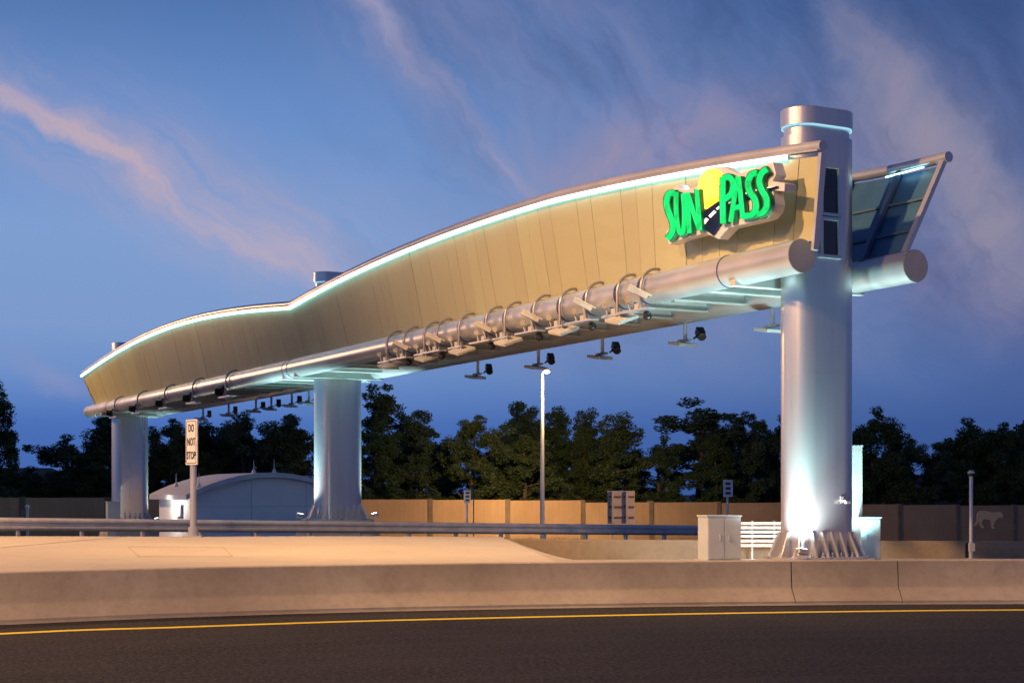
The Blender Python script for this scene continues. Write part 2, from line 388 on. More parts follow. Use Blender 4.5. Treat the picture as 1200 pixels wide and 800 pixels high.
M['sun'] = sign_face('lit_yellow', (.95,.60,.03), (1.0,.84,.16), .9, 1.6)
M['navy'] = sign_face('lit_navy', (.004,.009,.03), (.006,.014,.05), .4, 4)
M['dash'] = sign_face('lit_dash', (.8,.85,.9), (.95,1,1), .8, 4)
M['signedge'] = mat('sign_cabinet', rough=.4, metal=.3, fn=vary((.62,.66,.72), (.68,.72,.78), 2))

# ------------------------------------------------------------------ ground, road, barrier, apron
RC = [(-60,-18),(-42,-2),(-28,9.5),(-20,16.4),(-14,20.7),(-8.25,24.5),(-5.76,25.9),(-3,27.0),(0,27.8),(3.15,28.4),(5.3,28.7),(7.4,28.9),(9.7,29.0),(14,28.95),(22,28.4),(34,26.6),(50,22.5),(70,15)]
def cat(pts, step=.6):
    out = []; p = [Vector((*q, 0)) for q in pts]
    for i in range(len(p)-1):
        a, b, c, d = p[max(i-1,0)], p[i], p[i+1], p[min(i+2, len(p)-1)]; n = max(2, int((c-b).length/step))
        for k in range(n):
            t = k/n; out.append(.5*((2*b)+(c-a)*t+(2*a-5*b+4*c-d)*t*t+(-a+3*b-3*c+d)*t**3))
    return out + [p[-1]]
RCS = cat(RC)
def offset(path, d):
    out = []
    for i, p in enumerate(path):
        t = path[min(i+1, len(path)-1)] - path[max(i-1, 0)]; t.normalize(); out.append(p + Vector((-t.y, t.x, 0))*d)
    return out
rc_x = [p.x for p in RCS]; rc_y = [p.y for p in RCS]
def sheet(name, pa, pb, za, zb, m, kind='structure', nacross=1):
    mb = MB()
    rows = [[Vector((*(a.lerp(b, j/nacross)).xy, za+(zb-za)*j/nacross)) for a, b in zip(pa, pb)] for j in range(nacross+1)]
    mb.loft(rows, closed_ring=False, caps=False); o = mb.build(name, m, smooth=False); tag(o, kind=kind); return o
def sm(t): t = min(1, max(0, t)); return t*t*(3-2*t)
RD = Vector((.822, .57, 0)); RN = Vector((-.57, .822, 0)); RO = Vector((-14.9, 44.6, 0))   # the guardrail line
def far_z(x, y):
    d = Vector((x, y, 0)) - RO; t = d.dot(RD); v = d.dot(RN)
    z = .60 - .022*max(-60, min(t, 90)) - .028*max(-10, min(v, 60))
    return z
def ground_z(x, y):
    f = sm((y-42.5)/2.5)
    return (1-f)*(-.10) + f*(far_z(x, y))
mb = MB(); gx = sorted(set([-900,-500,-300,-200,-140] + list(range(-100, 101, 4)) + [140,200,300,500,900])); gy = sorted(set([-300,-100,-40,0,20,36,40,41,42,43,44,45,46,48] + list(range(50, 151, 5)) + [170,200,260,340,500,800,1400]))
vs = [Vector((x, y, ground_z(x, y))) for y in gy for x in gx]; nx = len(gx)
mb.add(vs, [(j*nx+i, j*nx+i+1, (j+1)*nx+i+1, (j+1)*nx+i) for j in range(len(gy)-1) for i in range(nx-1)])
tag(mb.build('ground', M['ground']), kind='structure')
# carriageway in front
front = [Vector((p.x*1.0, -40, 0)) for p in RCS]
cv = np.array([(p.x, p.y) for p in RCS]); inner = offset(RCS, -.05)
mb = MB(); rows = []; tt = [1 - (1-j/60)**2.2 for j in range(61)]
for f in tt: rows.append([Vector((*(a.lerp(b, f)).xy, 0)) for a, b in zip(front, inner)])
mb.loft(rows, closed_ring=False, caps=False)
road = tag(mb.build('road', M['asphalt'], smooth=False), kind='structure')
vv = np.array([v.co.xy for v in road.data.vertices]); dd = np.sqrt(((vv[:, None, :]-cv[None])**2).sum(-1)).min(1)
at = road.data.attributes.new('across', 'FLOAT', 'POINT'); at.data.foreach_set('value', dd.astype(np.float32))
# yellow edge line
YL = cat([(-42,-6),(-28,5.6),(-20,13.1),(-14,18.2),(-7.66,22.95),(-5.33,24.0),(-2.78,25.05),(0,25.87),(2.96,26.6),(6.04,27.15),(9.19,27.5),(14,27.55),(22,27.0),(34,25.2)])
sheet('road_line', offset(YL, -.13), offset(YL, .13), .004, .004, M['yellow'])
# far carriageway beyond the guardrail
hw = [RO + RD*t for t in range(-80, 140, 4)]
mb = MB(); rows = []
for v in (6, 12, 20, 28, 36):
    rows.append([Vector((q.x, q.y, far_z(q.x, q.y) + .012)) for q in (p + RN*v for p in hw)])
mb.loft(rows, closed_ring=False, caps=False); tag(mb.build('highway', M['highway']), kind='structure')

# concrete barrier: three cast lengths with open joints between them
def x_cut(px): return (px-600)/F*28.7
prof = [(.0,.0),(.0,.07),(.025,.085),(.215,.275),(.245,.33),(.28,.74),(.285,.80),(.31,.815),(.52,.815),(.55,.80),(.56,.0)]
def barrier(x0, x1, label):
    pts = [p for p in RCS if x0 < p.x < x1]
    def at_x(x): return Vector((x, interp(x, rc_x, rc_y), 0))
    pts = [at_x(x0)] + pts + [at_x(x1)]
    cols = [offset(pts, d) for d, _ in prof]
    rings = [[Vector((cols[j][i].x, cols[j][i].y, prof[j][1])) for j in range(len(prof))] for i in range(len(pts))]
    mb = MB(); mb.loft(rings); o = mb.build('concrete_barrier', M['concrete'], ang=25); tag(o, label, 'barrier', 'roadside concrete barriers'); return o
j1, j2 = 5.30, 7.35
barrier(-40, j1-.010, 'long curved concrete barrier running below the tan apron to its first open joint')
barrier(j1+.010, j2-.010, 'short concrete barrier length between two dark joints, below the big column')
barrier(j2+.010, 34, 'concrete barrier length past the second joint, in front of the slim camera post')
# pale gutter strip at the foot
sheet('gutter', offset(RCS, -.16), offset(RCS, .02), .006, .03, M['gutter'])

# apron: high paved shelf behind the barrier, falling to a swale under the gantry column
BK = offset(RCS, .55); bk_x = [p.x for p in BK]; bk_y = [p.y for p in BK]
def island_z(x, y):
    xe = 2.97 - .075*y
    wgt = sm((x - xe + .15)/.9)
    return .80 - .040*max(0, y-29.2)*wgt
def island(name, xs, yend, m, n=14):
    mb = MB(); rows = []
    for j in range(n+1):
        row = []
        for x in xs:
            y0 = interp(x, bk_x, bk_y); y1 = yend(x); y = y0 + (y1-y0)*j/n
            row.append(Vector((x, y, island_z(x, y) - (.004 if j == 0 else 0))))
        rows.append(row)
    mb.loft(rows, closed_ring=False, caps=False); return tag(mb.build(name, m), kind='structure')
xs = [-38 + i*.5 for i in range(77)]
def xe_of(y): return 2.97 - .075*y
# left shelf: X up to the sloping edge; right part beyond it
mb = MB(); rows = []
for j in range(19):
    row = []
    for i in range(81):
        f = i/80; yy = None
        x = -38 + 38*f
        y0 = interp(x, bk_x, bk_y); y = y0 + (44.4-y0)*j/18
        x2 = -38 + (xe_of(y)+38)*f
        y0 = interp(x2, bk_x, bk_y); y = y0 + (44.4-y0)*j/18
        row.append(Vector((x2, y, .80 + .006*math.sin(x2*.7+y*.4))))
    rows.append(row)
mb.loft(rows, closed_ring=False, caps=False)
# its far edge and its sloping edge have thickness
edge = [rows[18][i] for i in range(81)]; mb.loft([edge, [p - UP*.7 for p in edge]], closed_ring=False, caps=False)
apron = tag(mb.build('paved_apron', M['apron']), kind='structure')
mb = MB(); rows = []
for j in range(21):
    row = []
    for i in range(61):
        f = i/60
        y = 29 + (41.6-29)*j/20; x0 = xe_of(y); x = x0 + (34-x0)*f**1.6
        y0 = interp(x, bk_x, bk_y); y = y0 + (41.6-y0)*j/20; x0 = xe_of(y); x = x0 + (34-x0)*f**1.6
        row.append(Vector((x, y, .80 - .042*max(0, y-y0)*sm((x-x0)/1.1) - .004)))
    rows.append(row)
mb.loft(rows, closed_ring=False, caps=False); tag(mb.build('island_paving', M['island']), kind='structure')
# the sloping edge face of the shelf
ed = [Vector((xe_of(y), y, .80)) for y in np.linspace(28.6, 44.4, 18)]
mb = MB(); mb.loft([ed, [p - UP*.8 for p in ed]], closed_ring=False, caps=False); tag(mb.build('apron_edge', M['apron']), kind='structure')
# detector loop saw cuts in the apron
lp = [P(150,640,36.2), P(163,653,30.9), P(272,653,30.9), P(262,641,35.9)]
lp = [Vector((p.x, p.y, .81)) for p in lp]
mb = MB()
for a, b in zip(lp, lp[1:]+lp[:1]): mb.bar(a, b, .035, .006)
o = mb.build('saw_cut', M['island'], apron, smooth=False)

for xa, xb in ((-13.2, -11.0),):
    mb = MB(); ya = interp(xa, bk_x, bk_y) + .05
    mb.bar(Vector((xa, ya, .811)), Vector((xb, 44.2, .811)), .022, .006); mb.build('control_joint', M['island'], apron, smooth=False)
# low retaining wall behind the swale
wl = cat([(-.25,42.1),(4.6,41.2),(9,40.6),(13.5,40.2),(20,39.6),(34,38)], 2)
def ret_wall(x0, x1, label):
    pts = [Vector((x, interp(x, [p.x for p in wl], [p.y for p in wl]), 0)) for x in np.linspace(x0, x1, 8)]
    prf = [(0,.0),(0,.78),(.02,.80),(.28,.80),(.30,.78),(.30,.0)]
    cols = [offset(pts, d) for d, _ in prf]
    mb = MB(); mb.loft([[Vector((cols[j][i].x, cols[j][i].y, prf[j][1])) for j in range(6)] for i in range(8)])
    return tag(mb.build('retaining_wall', M['oldwall'], ang=25), label, 'low wall', 'low concrete walls behind the paving')
ret_wall(-.25, 5.0, 'low concrete wall between the end of the tan apron and the cabinet')
ret_wall(5.03, 11.9, 'low concrete wall behind the gantry column, up to the camera post joint')
ret_wall(11.98, 34, 'low concrete wall beyond the camera post joint, below the cat relief')

# ------------------------------------------------------------------ guardrail
def guardrail():
    t0, t1 = -40, 33
    gp = lambda t, v=0: RO + RD*t + RN*v
    topz = lambda t: 1.34 - .0218*t
    root = empty('guardrail', gp(0) + UP*.6, 'long galvanised highway guardrail on short posts behind the tan apron', 'guardrail')
    prf = [(.0,.0),(-.035,-.02),(-.075,-.06),(-.075,-.10),(-.02,-.135),(-.02,-.175),(-.075,-.21),(-.075,-.25),(-.035,-.29),(0,-.31)]
    prf = [(a, b*1.25) for a, b in prf]
    th = [(a+.012, b) for a, b in prf[::-1]]
    rings = [[gp(t, a) + UP*(topz(t)+b) for a, b in prf+th] for t in np.linspace(t0, t1, 40)]
    mb = MB(); mb.loft(rings); mb.build('beam', M['galv'], root)
    t = t0 + .6
    while t < t1:
        p = gp(t, .16); q = gp(t, .06)
        mb = MB(); mb.box((p.x, p.y, topz(t)-.55), (.045, .075, .52), (RD, RN, UP)); o = mb.build('post', M['galv'], root, smooth=False)
        mb = MB(); mb.box((q.x, q.y, topz(t)-.20), (.05, .055, .15), (RD, RN, UP)); mb.build('offset_block', M['galv'], o, smooth=False)
        t += 1.905
guardrail()

# ------------------------------------------------------------------ the gantry
gantry = empty('toll_gantry', (P1.x, P1.y, .7), 'long silver toll gantry with tan wavy fascia on three round-ended columns', 'gantry')
def stadium(c, r, L, z, n=14, grow=0.0):
    c = Vector(c); out = []
    for sgn in (1, -1):
        cc = c + U*sgn*L/2
        for k in range(n+1):
            a = -math.pi/2 + math.pi*k/n
            d = U*sgn*math.cos(a) + E*sgn*(-math.sin(a)) * -1
            v = cc + d*(r+grow); out.append(Vector((v.x, v.y, z)))
    return out
def column(s, b, r, L, zb, ztop, nfin, ped):
    c = G(s, b, 0)
    mb = MB(); slot = .22; cap = .37
    zs = [zb, zb+.02] + list(np.linspace(zb+1, ztop-cap-slot-.03, 5))
    rings = [stadium(c, r, L, z) for z in zs]
    rings += [stadium(c, r, L, ztop-cap-slot), stadium(c, r-.06, L, ztop-cap-slot), stadium(c, r-.06, L, ztop-cap)]
    mb.loft(rings); col = mb.build('column', M['silver'], gantry, ang=30)
    mb = MB(); mb.loft([stadium(c, r-.07, L, ztop-cap-.002), stadium(c, r+.012, L, ztop-cap-.001), stadium(c, r+.012, L, ztop-.02), stadium(c, r-.01, L, ztop)]); mb.build('column_cap', M['silver'], col, ang=30)
    mb = MB(); mb.loft([stadium(c, r-.03, L, ztop-cap-.035), stadium(c, r-.005, L, ztop-cap-.035), stadium(c, r-.005, L, ztop-cap-.006), stadium(c, r-.03, L, ztop-cap-.006)], caps=False); mb.build('ring_light', M['ringglow'], col)
    for sz in ((zb+ztop)*.42,):
        mb = MB(); mb.loft([stadium(c, r+.0005, L, sz-.007), stadium(c, r+.002, L, sz-.003), stadium(c, r+.002, L, sz+.003), stadium(c, r+.0005, L, sz+.007)], caps=False); mb.build('weld_seam', M['silver'], col)
    # fins round the foot
    per = stadium(c, r, L, zb, n=40); lens = [0]
    for i in range(len(per)): lens.append(lens[-1] + (per[(i+1) % len(per)]-per[i]).length)
    mbs = []
    for k in range(nfin):
        d = lens[-1]*(k+.5)/nfin; i = max(j for j in range(len(per)) if lens[j] <= d); f = (d-lens[i])/(lens[i+1]-lens[i])
        p = per[i].lerp(per[(i+1) % len(per)], f); tng = (per[(i+1) % len(per)]-per[i]).normalized()
        nr = Vector((tng.y, -tng.x, 0))
        if nr.dot(p-Vector((c.x, c.y, p.z))) < 0: nr = -nr
        out = [p - nr*.01, p + nr*.27, p + nr*.27 + UP*.05, p + nr*.05 + UP*.52, p - nr*.01 + UP*.52]
        prism([q + tng*.016 for q in out], tng, .032).build('gusset', M['tube'], col, smooth=False)
        q = p + nr*.17 + tng*.10
        mb = MB(); mb.tube([q, q+UP*.10], .022, 8); mb.tube([q, q+UP*.035], .05, 6); mbs.append(mb)
    mb = MB()
    for m_ in mbs: mb.add(m_.v, m_.f)
    mb.build('anchor_bolts', M['galv'], col)
    mb = MB(); mb.loft([stadium(c, r+.36, L, zb-.05), stadium(c, r+.36, L, zb)]); mb.build('base_plate', M['silver'], col)
    mb = MB(); mb.loft([stadium(c, r+.95, L, zb-ped), stadium(c, r+.47, L, zb-.052)]); o = mb.build('column_pedestal', M['island'], ang=20)
    return c, col, o
C = []
C.append(column(0, 0, .46, .74, .74, 10.20, 18, .45))
C.append(column(28.47, -.19, .47, .90, 1.06, 10.30, 18, 1.3))
C.append(column(59.67, 0, .47, 1.06, .35, 10.28, 18, 1.6))
tag(C[0][2], 'concrete pedestal under the large near column beside the cabinets', 'pedestal', 'column pedestals')
tag(C[1][2], 'concrete pedestal under the middle column behind the guardrail', 'pedestal', 'column pedestals')
tag(C[2][2], 'concrete pedestal under the most distant column at the far end', 'pedestal', 'column pedestals')
# window hatches on the end face of the near column
c0, col0, _ = C[0]
fc = c0 + E*.46
def on_face(u, z, d): v = fc + U*u + E*d; return Vector((v.x, v.y, z))
hz = [(z_at(252,32.4), z_at(196,32.4)), (z_at(301,32.4), z_at(257,32.4))]
u0, u1 = -.27, .19
fr = MB()
for (za, zb) in hz:
    for z in (za, zb): fr.box(on_face((u0+u1)/2, z, .03), ((u1-u0)/2+.07, .03, .035), (U, E, UP))
    for u in (u0, u1): fr.box(on_face(u, (za+zb)/2, .028), (.035, .032, (zb-za)/2), (U, E, UP))
hf = fr.build('hatch_frame', M['tube'], col0, smooth=False, bevel=.006)
for (za, zb) in hz:
    MB().box(on_face((u0+u1)/2, (za+zb)/2, .012), ((u1-u0)/2-.03, .012, (zb-za)/2-.03), (U, E, UP)).build('hatch_window', M['glass'], col0, smooth=False)
# small square cover and a flag bracket on the columns
c1, col1, _ = C[1]
MB().box(c1 + E*.475 + UP*4.9 + U*-.0, (.16, .012, .16), (U, E, UP)).build('cover_plate', M['silver'], col1, smooth=False, bevel=.005)
mb = MB(); mb.box(on_face(.30, 1.92, .07), (.018, .07, .018), (U, E, UP)); mb.box(on_face(.33, 1.885, .15), (.06, .035, .025), (U, E, UP)); mb.box(on_face(.30, 1.94, .008), (.05, .008, .07), (U, E, UP))
mb.build('marker_lamp', M['grey'], col0, smooth=False, bevel=.006)

# main tubes
S0, S1 = -1.38, 62.9
def tube_pts(b, n=24): return [G(s, b, zt(s)) for s in np.linspace(S0, S1, n)]
TR = .345
for b in (1.5, -1.5):
    mb = MB(); mb.tube(tube_pts(b), TR, 40, caps=False); tb = mb.build('support_tube', M['tube'], gantry)
    for s in (S0, S1):
        d = -.012 if s == S0 else .012
        mb = MB(); mb.tube([G(s, b, zt(s)), G(s+d, b, zt(s))], TR-.006, 40); mb.build('end_cap', M['beam'], tb)
    for s in (1.05, 28.5, 29.0, 57.5):
        mb = MB(); mb.tube([G(s-.012, b, zt(s)), G(s+.012, b, zt(s))], TR+.014, 40); mb.build('splice_ring', M['band'], tb)
# cross beams and closed deck between the tubes
k = 0; s = .95
while s < 62.5:
    if min(abs(s-0), abs(s-28.47), abs(s-59.67)) > .62:
        mb = MB(); z = zt(s); half = 1.5 - TR + .02
        mb.box(G(s, 0, z+.03), (.012, half, .24), (A, LV, UP)); mb.box(G(s, 0, z-.215), (.11, half, .012), (A, LV, UP)); mb.box(G(s, 0, z+.272), (.11, half, .012), (A, LV, UP))
        mb.build('cross_beam', M['beam'], gantry, smooth=False)
    s += 1.6
for s in (.62, 27.85, 29.09, 59.0, 60.3):
    mb = MB(); mb.box(G(s, 0, zt(s)-.22), (.10, 1.75, .16), (A, LV, UP)); mb.build('column_bracket', M['beam'], gantry, smooth=False, bevel=.008)
mb = MB()
mb.loft([[G(s, 1.5, zt(s)+.30), G(s, -1.5, zt(s)+.30), G(s, -1.5, zt(s)+.36), G(s, 1.5, zt(s)+.36)] for s in np.linspace(.55, 62.5, 40)])
mb.build('deck_panel', M['beam'], gantry, smooth=False)

# front fascia: trace of the top rail, in pixels of the photograph, put at its true lateral distance
rail_px = [(97,435),(110,425),(133,411),(160,394),(190,381.6),(220,371),(250,364),(280,359),(300,355.6),(340,353),(343,352.4),(370,336),(400,320),(430,306),(460,293),(490,278),(540,259),(590,243),(640,228.4),(670,219),(720,206.4),(770,195.6),(820,187),(850,182),(900,174),(964,163.8)]
RR = .115
bt = lambda s: interp(s, [-1.5, 3, 8, 28, 45, 66], [1.12, 1.45, 1.85, 2.0, 2.05, 2.2])
rail = []
for px, py in rail_px:
    s = 20.0
    for _ in range(40): s = s_of(px, bt(s))
    Y = G(s, bt(s), 0).y
    rail.append((s, z_at(py, Y) - RR))
rail.sort(); rs = [r[0] for r in rail]; rz = [r[1] for r in rail]
kink = s_of(342, 2.0)
# smooth the two lobes with low polynomials so that the rail has no dents
lo = [(a, b) for a, b in rail if a <= kink+.3]; hi = [(a, b) for a, b in rail if a >= kink-.3]
pl = np.polyfit([a for a, b in lo], [b for a, b in lo], 4); ph = np.polyfit([a for a, b in hi], [b for a, b in hi], 4)
s_end = rs[-1]; s_start = rs[0]
def ztop(s): return float(np.polyval(pl, s)) if s <= kink else float(np.polyval(ph, s))
ss = sorted(set(list(np.linspace(s_start, kink, 60)) + list(np.linspace(kink, s_end, 60))))
bb = lambda s: interp(s, [-1.5, 2, 66], [1.32, 1.42, 1.42])
zbot = lambda s: zt(s) + .30
def fas(s, f, d=0.0):
    """a point of the front fascia, f from bottom 0 to top 1, d metres proud"""
    b = bb(s) + (bt(s)-bb(s))*f; z = zbot(s) + (ztop(s)-.20-zbot(s))*f
    return G(s, b + d, z)
fm = MB(); tones = []
s = s_start+.06; strips = []; rng = random.Random(3)
while s < s_end - .3:
    wdt = .62 if rng.random() < .75 else 1.24
    e = min(s + wdt, s_end)
    if s < kink < e - .15: e = kink
    strips.append((s, e)); s = e
for (a, e) in strips:
    g = .007; tone = rng.random()*.55; off = rng.uniform(-.004, .004)
    for j in range(4):
        f0, f1 = j/4, (j+1)/4
        b0 = len(fm.v)
        fm.add([fas(a+g, f0, off), fas(e-g, f0, off), fas(e-g, f1, off), fas(a+g, f1, off)], [(0,1,2,3)]); tones.append(tone)
    fm.add([fas(a+g, 0, off), fas(a+g, 1, off), fas(a+g, 1, -.03), fas(a+g, 0, -.03)], [(0,1,2,3)]); tones.append(tone)
    fm.add([fas(e-g, 0, off), fas(e-g, 1, off), fas(e-g, 1, -.03), fas(e-g, 0, -.03)], [(0,1,2,3)]); tones.append(tone)
me = bpy.data.meshes.new('front_fascia'); me.from_pydata(fm.v, [], fm.f); me.update()
at = me.attributes.new('tone', 'FLOAT', 'FACE'); at.data.foreach_set('value', tones)
me.materials.append(M['tan']); fascia = bpy.data.objects.new('front_fascia', me); COL.objects.link(fascia)
fascia.parent = gantry; fascia.matrix_parent_inverse = gantry.matrix_basis.inverted()
mb = MB()
mb.loft([[fas(s, 0, -.031), fas(s, 1, -.031), fas(s, 1, -.07), fas(s, 0, -.07)] for s in ss]); mb.build('fascia_backing', M['dark_gap'], fascia, smooth=False)
mb = MB(); mb.tube([G(s, bt(s)-.02, ztop(s)) for s in ss], RR, 20); mb.build('top_rail', M['tube'], fascia)
mb = MB(); mb.loft([[G(s, bt(s)-.05, ztop(s)-.07), G(s, bt(s)+.14, ztop(s)-.085), G(s, bt(s)+.14, ztop(s)-.115), G(s, bt(s)-.05, ztop(s)-.11)] for s in ss]); mb.build('rail_hood', M['tube'], fascia, smooth=False)
s_led = s_of(934, 1.25)
lss = [s for s in ss if s >= s_led]
mb = MB(); mb.loft([[G(s, bt(s)+.045, ztop(s)-.118), G(s, bt(s)+.135, ztop(s)-.118), G(s, bt(s)+.135, ztop(s)-.205), G(s, bt(s)+.045, ztop(s)-.205)] for s in lss]); mb.build('led_strip', M['led'], fascia, smooth=False)
# end post of the fascia
mb = MB(); mb.bar(fas(s_start, 0) - UP*.2, fas(s_start, 1) + UP*.05, .10, .14); mb.build('end_post', M['tube'], fascia, smooth=False)
mb = MB(); mb.bar(fas(s_end, 0) - UP*.05, fas(s_end, 1) + UP*.05, .06, .10); mb.build('end_post', M['tube'], fascia, smooth=False)

# rear fascia: leans outward, seen from inside past the near column
rb = lambda s: -1.45; rt = lambda s: interp(s, [-1.2, 66], [-2.45, -2.5])
s_r0 = -1.25
def rfas(s, f, d=0.0): return G(s, rb(s) + (rt(s)-rb(s))*f + d, zbot(s)+.05 + (rz_top(s)-.16-zbot(s)-.05)*f)
rz_top = lambda s: ztop(s) + .02 if s > 1 else ztop(1.0) - .02*(1-s)
rss = list(np.linspace(s_r0+.25, 62, 60))
mb = MB(); mb.loft([[rfas(s, 0), rfas(s, 1), rfas(s, 1, -.05), rfas(s, 0, -.05)] for s in rss]); rear = mb.build('rear_fascia', M['blue_steel'], gantry, smooth=False)
mb = MB(); mb.tube([G(s, rt(s), rz_top(s)) for s in [s_r0-.12] + rss], RR, 20); mb.build('top_rail', M['tube'], rear)
for s in [s_r0] + [s_r0 + 1.35 + 1.6*i for i in range(8)]:
    mb = MB(); nrm = (rfas(s,1)-rfas(s,0)).normalized()
    mb.bar(rfas(s, -.04, .09), rfas(s, 1.06, .09), .10, .14, up=A); mb.build('strut', M['tube'] if s == s_r0 else M['wing_strut'], rear, smooth=False, bevel=.006)
for f in (.24, .62):
    mb = MB()
    mb.bar(rfas(s_r0+.1, f, .035), rfas(14, f, .035), .05, .05); mb.build('purlin', M['wing_strut'], rear, smooth=False)
mb = MB(); mb.tube([G(s_r0+.5, rt(0)+.14, rz_top(0)-.15), G(s_r0+1.7, rt(0)+.14, rz_top(0)-.15)], .018, 8); mb.build('led_strip', M['led'], rear)

# ------------------------------------------------------------------ floodlights that wash the columns
floods = []
def flood(c, dvec, zb, energy, label, reach=1.15, lamp=True, cone=150):
    loc = Vector((c.x, c.y, zb)) + dvec*reach
    root = empty('floodlight', loc, label, 'floodlight', 'column floodlights')
    mb = MB(); mb.box(loc + UP*.03, (.10, .10, .03)); mb.bar(loc+UP*.03+U*.13, loc+UP*.2+U*.13, .02, .04); mb.bar(loc+UP*.03-U*.13, loc+UP*.2-U*.13, .02, .04); mb.build('yoke', M['galv'], root, smooth=False)
    aim = (Vector((c.x, c.y, zb+6)) - loc).normalized(); sx = aim.cross(U).normalized(); sy = sx.cross(aim)
    MB().box(loc + UP*.14, (.11, .08, .05), (sy, sx, aim)).build('lamp_housing', M['steel'], root, smooth=False, bevel=.01)
    MB().box(loc + UP*.14 + aim*.053, (.09, .065, .004), (sy, sx, aim)).build('lens', M['flood'], root, smooth=False)
    if lamp:
        light('wash_spot', 'SPOT', loc + UP*.17 + aim*.10, energy, (.90, 1.0, .97), .10, aim=loc + UP*8 - dvec*.9, cone=cone, blend=1.0)
        light('deck_beam', 'SPOT', loc + UP*.30 + dvec*.15, energy*DECK, (.40, 1.0, .92), .15, aim=loc + UP*8 + dvec*1.6, cone=100, blend=.8)
DECK = 1.4
FL = 1750
flood(C[0][0], (LV*1.0+E*.75).normalized(), .74, FL*.72, 'ground floodlight at the foot of the near column, beside the lit rails', 1.25)
flood(C[0][0], U, .74, FL*.28, 'ground floodlight between the near column and the narrow upright box', 1.06)
light('wash_spot', 'SPOT', (5.6, 34.3, 1.0), 1500, (.90, 1.0, .96), .10, aim=(5.9, 38.4, .9), cone=75, blend=1.0)  # added spot without a fixture, stands in for flood spill on the railing
flood(C[0][0], A, .74, FL*.55, 'ground floodlight hidden behind the near column', 1.0)
flood(C[1][0], LV, 1.06, FL*1.0, 'ground floodlight at the middle column, on its white building side', 1.5, cone=96)
flood(C[1][0], U, 1.06, FL*1.0, 'ground floodlight at the middle column, on its street lamp side', 1.5, cone=96)
flood(C[1][0], A, 1.06, FL*.6, 'ground floodlight hidden behind the middle column', 1.0, cone=96)
flood(C[2][0], U, .35, FL*.6, 'ground floodlight at the most distant column, facing the white building', 1.5, cone=96)
flood(C[2][0], A, .35, FL*.35, 'ground floodlight hidden behind the most distant column', 1.0, cone=96)

# ------------------------------------------------------------------ illuminated sign
SB = 1.95
def on_sign(zx, zy, d=0.0):
    px, py = 770 + zx/6.67, 180 + zy/6.67
    s = s_of(px, SB); g = G(s, SB, 0); v = G(s, SB + d, z_at(py, g.y)); return v
sign = empty('lettered_sign', G(.6, 1.5, 8.2), 'glowing sign of green letters, yellow sun and road on the tan fascia', 'sign')
cabp = [(70,455),(80,370),(105,300),(165,240),(200,292),(322,252),(330,205),(375,140),(440,106),(510,100),(575,128),(640,160),(902,68),(930,165),(900,214),(1000,232),(992,296),(905,288),(922,395),(905,455),(860,505),(800,525),(560,580),(478,668),(420,640),(372,622),(190,672),(90,712),(70,610),(108,572)]
cb = prism([on_sign(x, y) for x, y in cabp], LV, .26); cab = cb.build('sign_cabinet', M['signedge'], sign, smooth=False, bevel=.012)
for x, y in ((160,560),(420,250),(640,500),(860,200)):
    MB().bar(on_sign(x, y, -.25), on_sign(x, y, -.75), .05, .05).build('standoff', M['steel'], sign, smooth=False)
# sun disc
sun = [(435 + 108*math.cos(a), 285 + 168*math.sin(a)) for a in np.linspace(0, 2*math.pi, 40, endpoint=False)]
sun = [(x, min(y, 462 - (x-360)*.62)) if x > 360 else (x, min(y, 470)) for x, y in sun]
prism([on_sign(x, y, .035) for x, y in sun], LV, .04).build('sun_disc', M['sun'], sign, smooth=False)
road_p = [(300,525),(400,440),(490,378),(600,345),(720,312),(840,285),(955,256),(955,264),(860,300),(760,335),(680,380),(600,440),(530,520),(450,640),(400,600)]
prism([on_sign(x, y, .055) for x, y in road_p], LV, .05).build('road_panel', M['navy'], sign, smooth=False)
for q in ([(345,568),(400,503),(422,516),(368,584)],[(420,489),(463,445),(481,458),(436,504)],[(478,432),(505,408),(513,424),(490,442)],[(560,386),(615,350),(618,362),(575,398)],[(690,315),(716,304),(716,320),(694,330)],[(770,290),(796,282),(796,292),(772,300)],[(860,268),(950,256),(900,268),(865,276)]):
    prism([on_sign(x, y, .062) for x, y in q], LV, .006).build('lane_dash', M['dash'], sign, smooth=False)
def stroke(paths, wd, d=.10):
    """raised rounded channel letters: swept ribbons with a bulged section"""
    mb = MB(); ret = MB()
    for path in paths:
        path = [(x+14, y-2) for x, y in path]
        pts = [Vector((x, y, 0)) for x, y in path]; fine = []
        cs = cat([(p.x, p.y) for p in pts], 14)
        rings = []; ring2 = []
        for i, p in enumerate(cs):
            t = (cs[min(i+1, len(cs)-1)] - cs[max(i-1, 0)]).normalized(); n = Vector((-t.y, t.x, 0)); f = i/(len(cs)-1)
            h = wd/2 * (1.0 if callable(wd) is False else 1)
            sec = [(-.80,.80),(-.80,.93),(-.5,1.05),(0,1.1),(.5,1.05),(.80,.93),(.80,.80)]
            rings.append([on_sign(p.x + n.x*a*h, p.y + n.y*a*h, .03 + d*b_) for a, b_ in sec])
            ring2.append([on_sign(p.x + n.x*a*h, p.y + n.y*a*h, .03 + d*b_) for a, b_ in [(-1,0),(-1,.95),(1,.95),(1,0)]])
        mb.loft(rings); ret.loft(ring2)
    return mb, ret
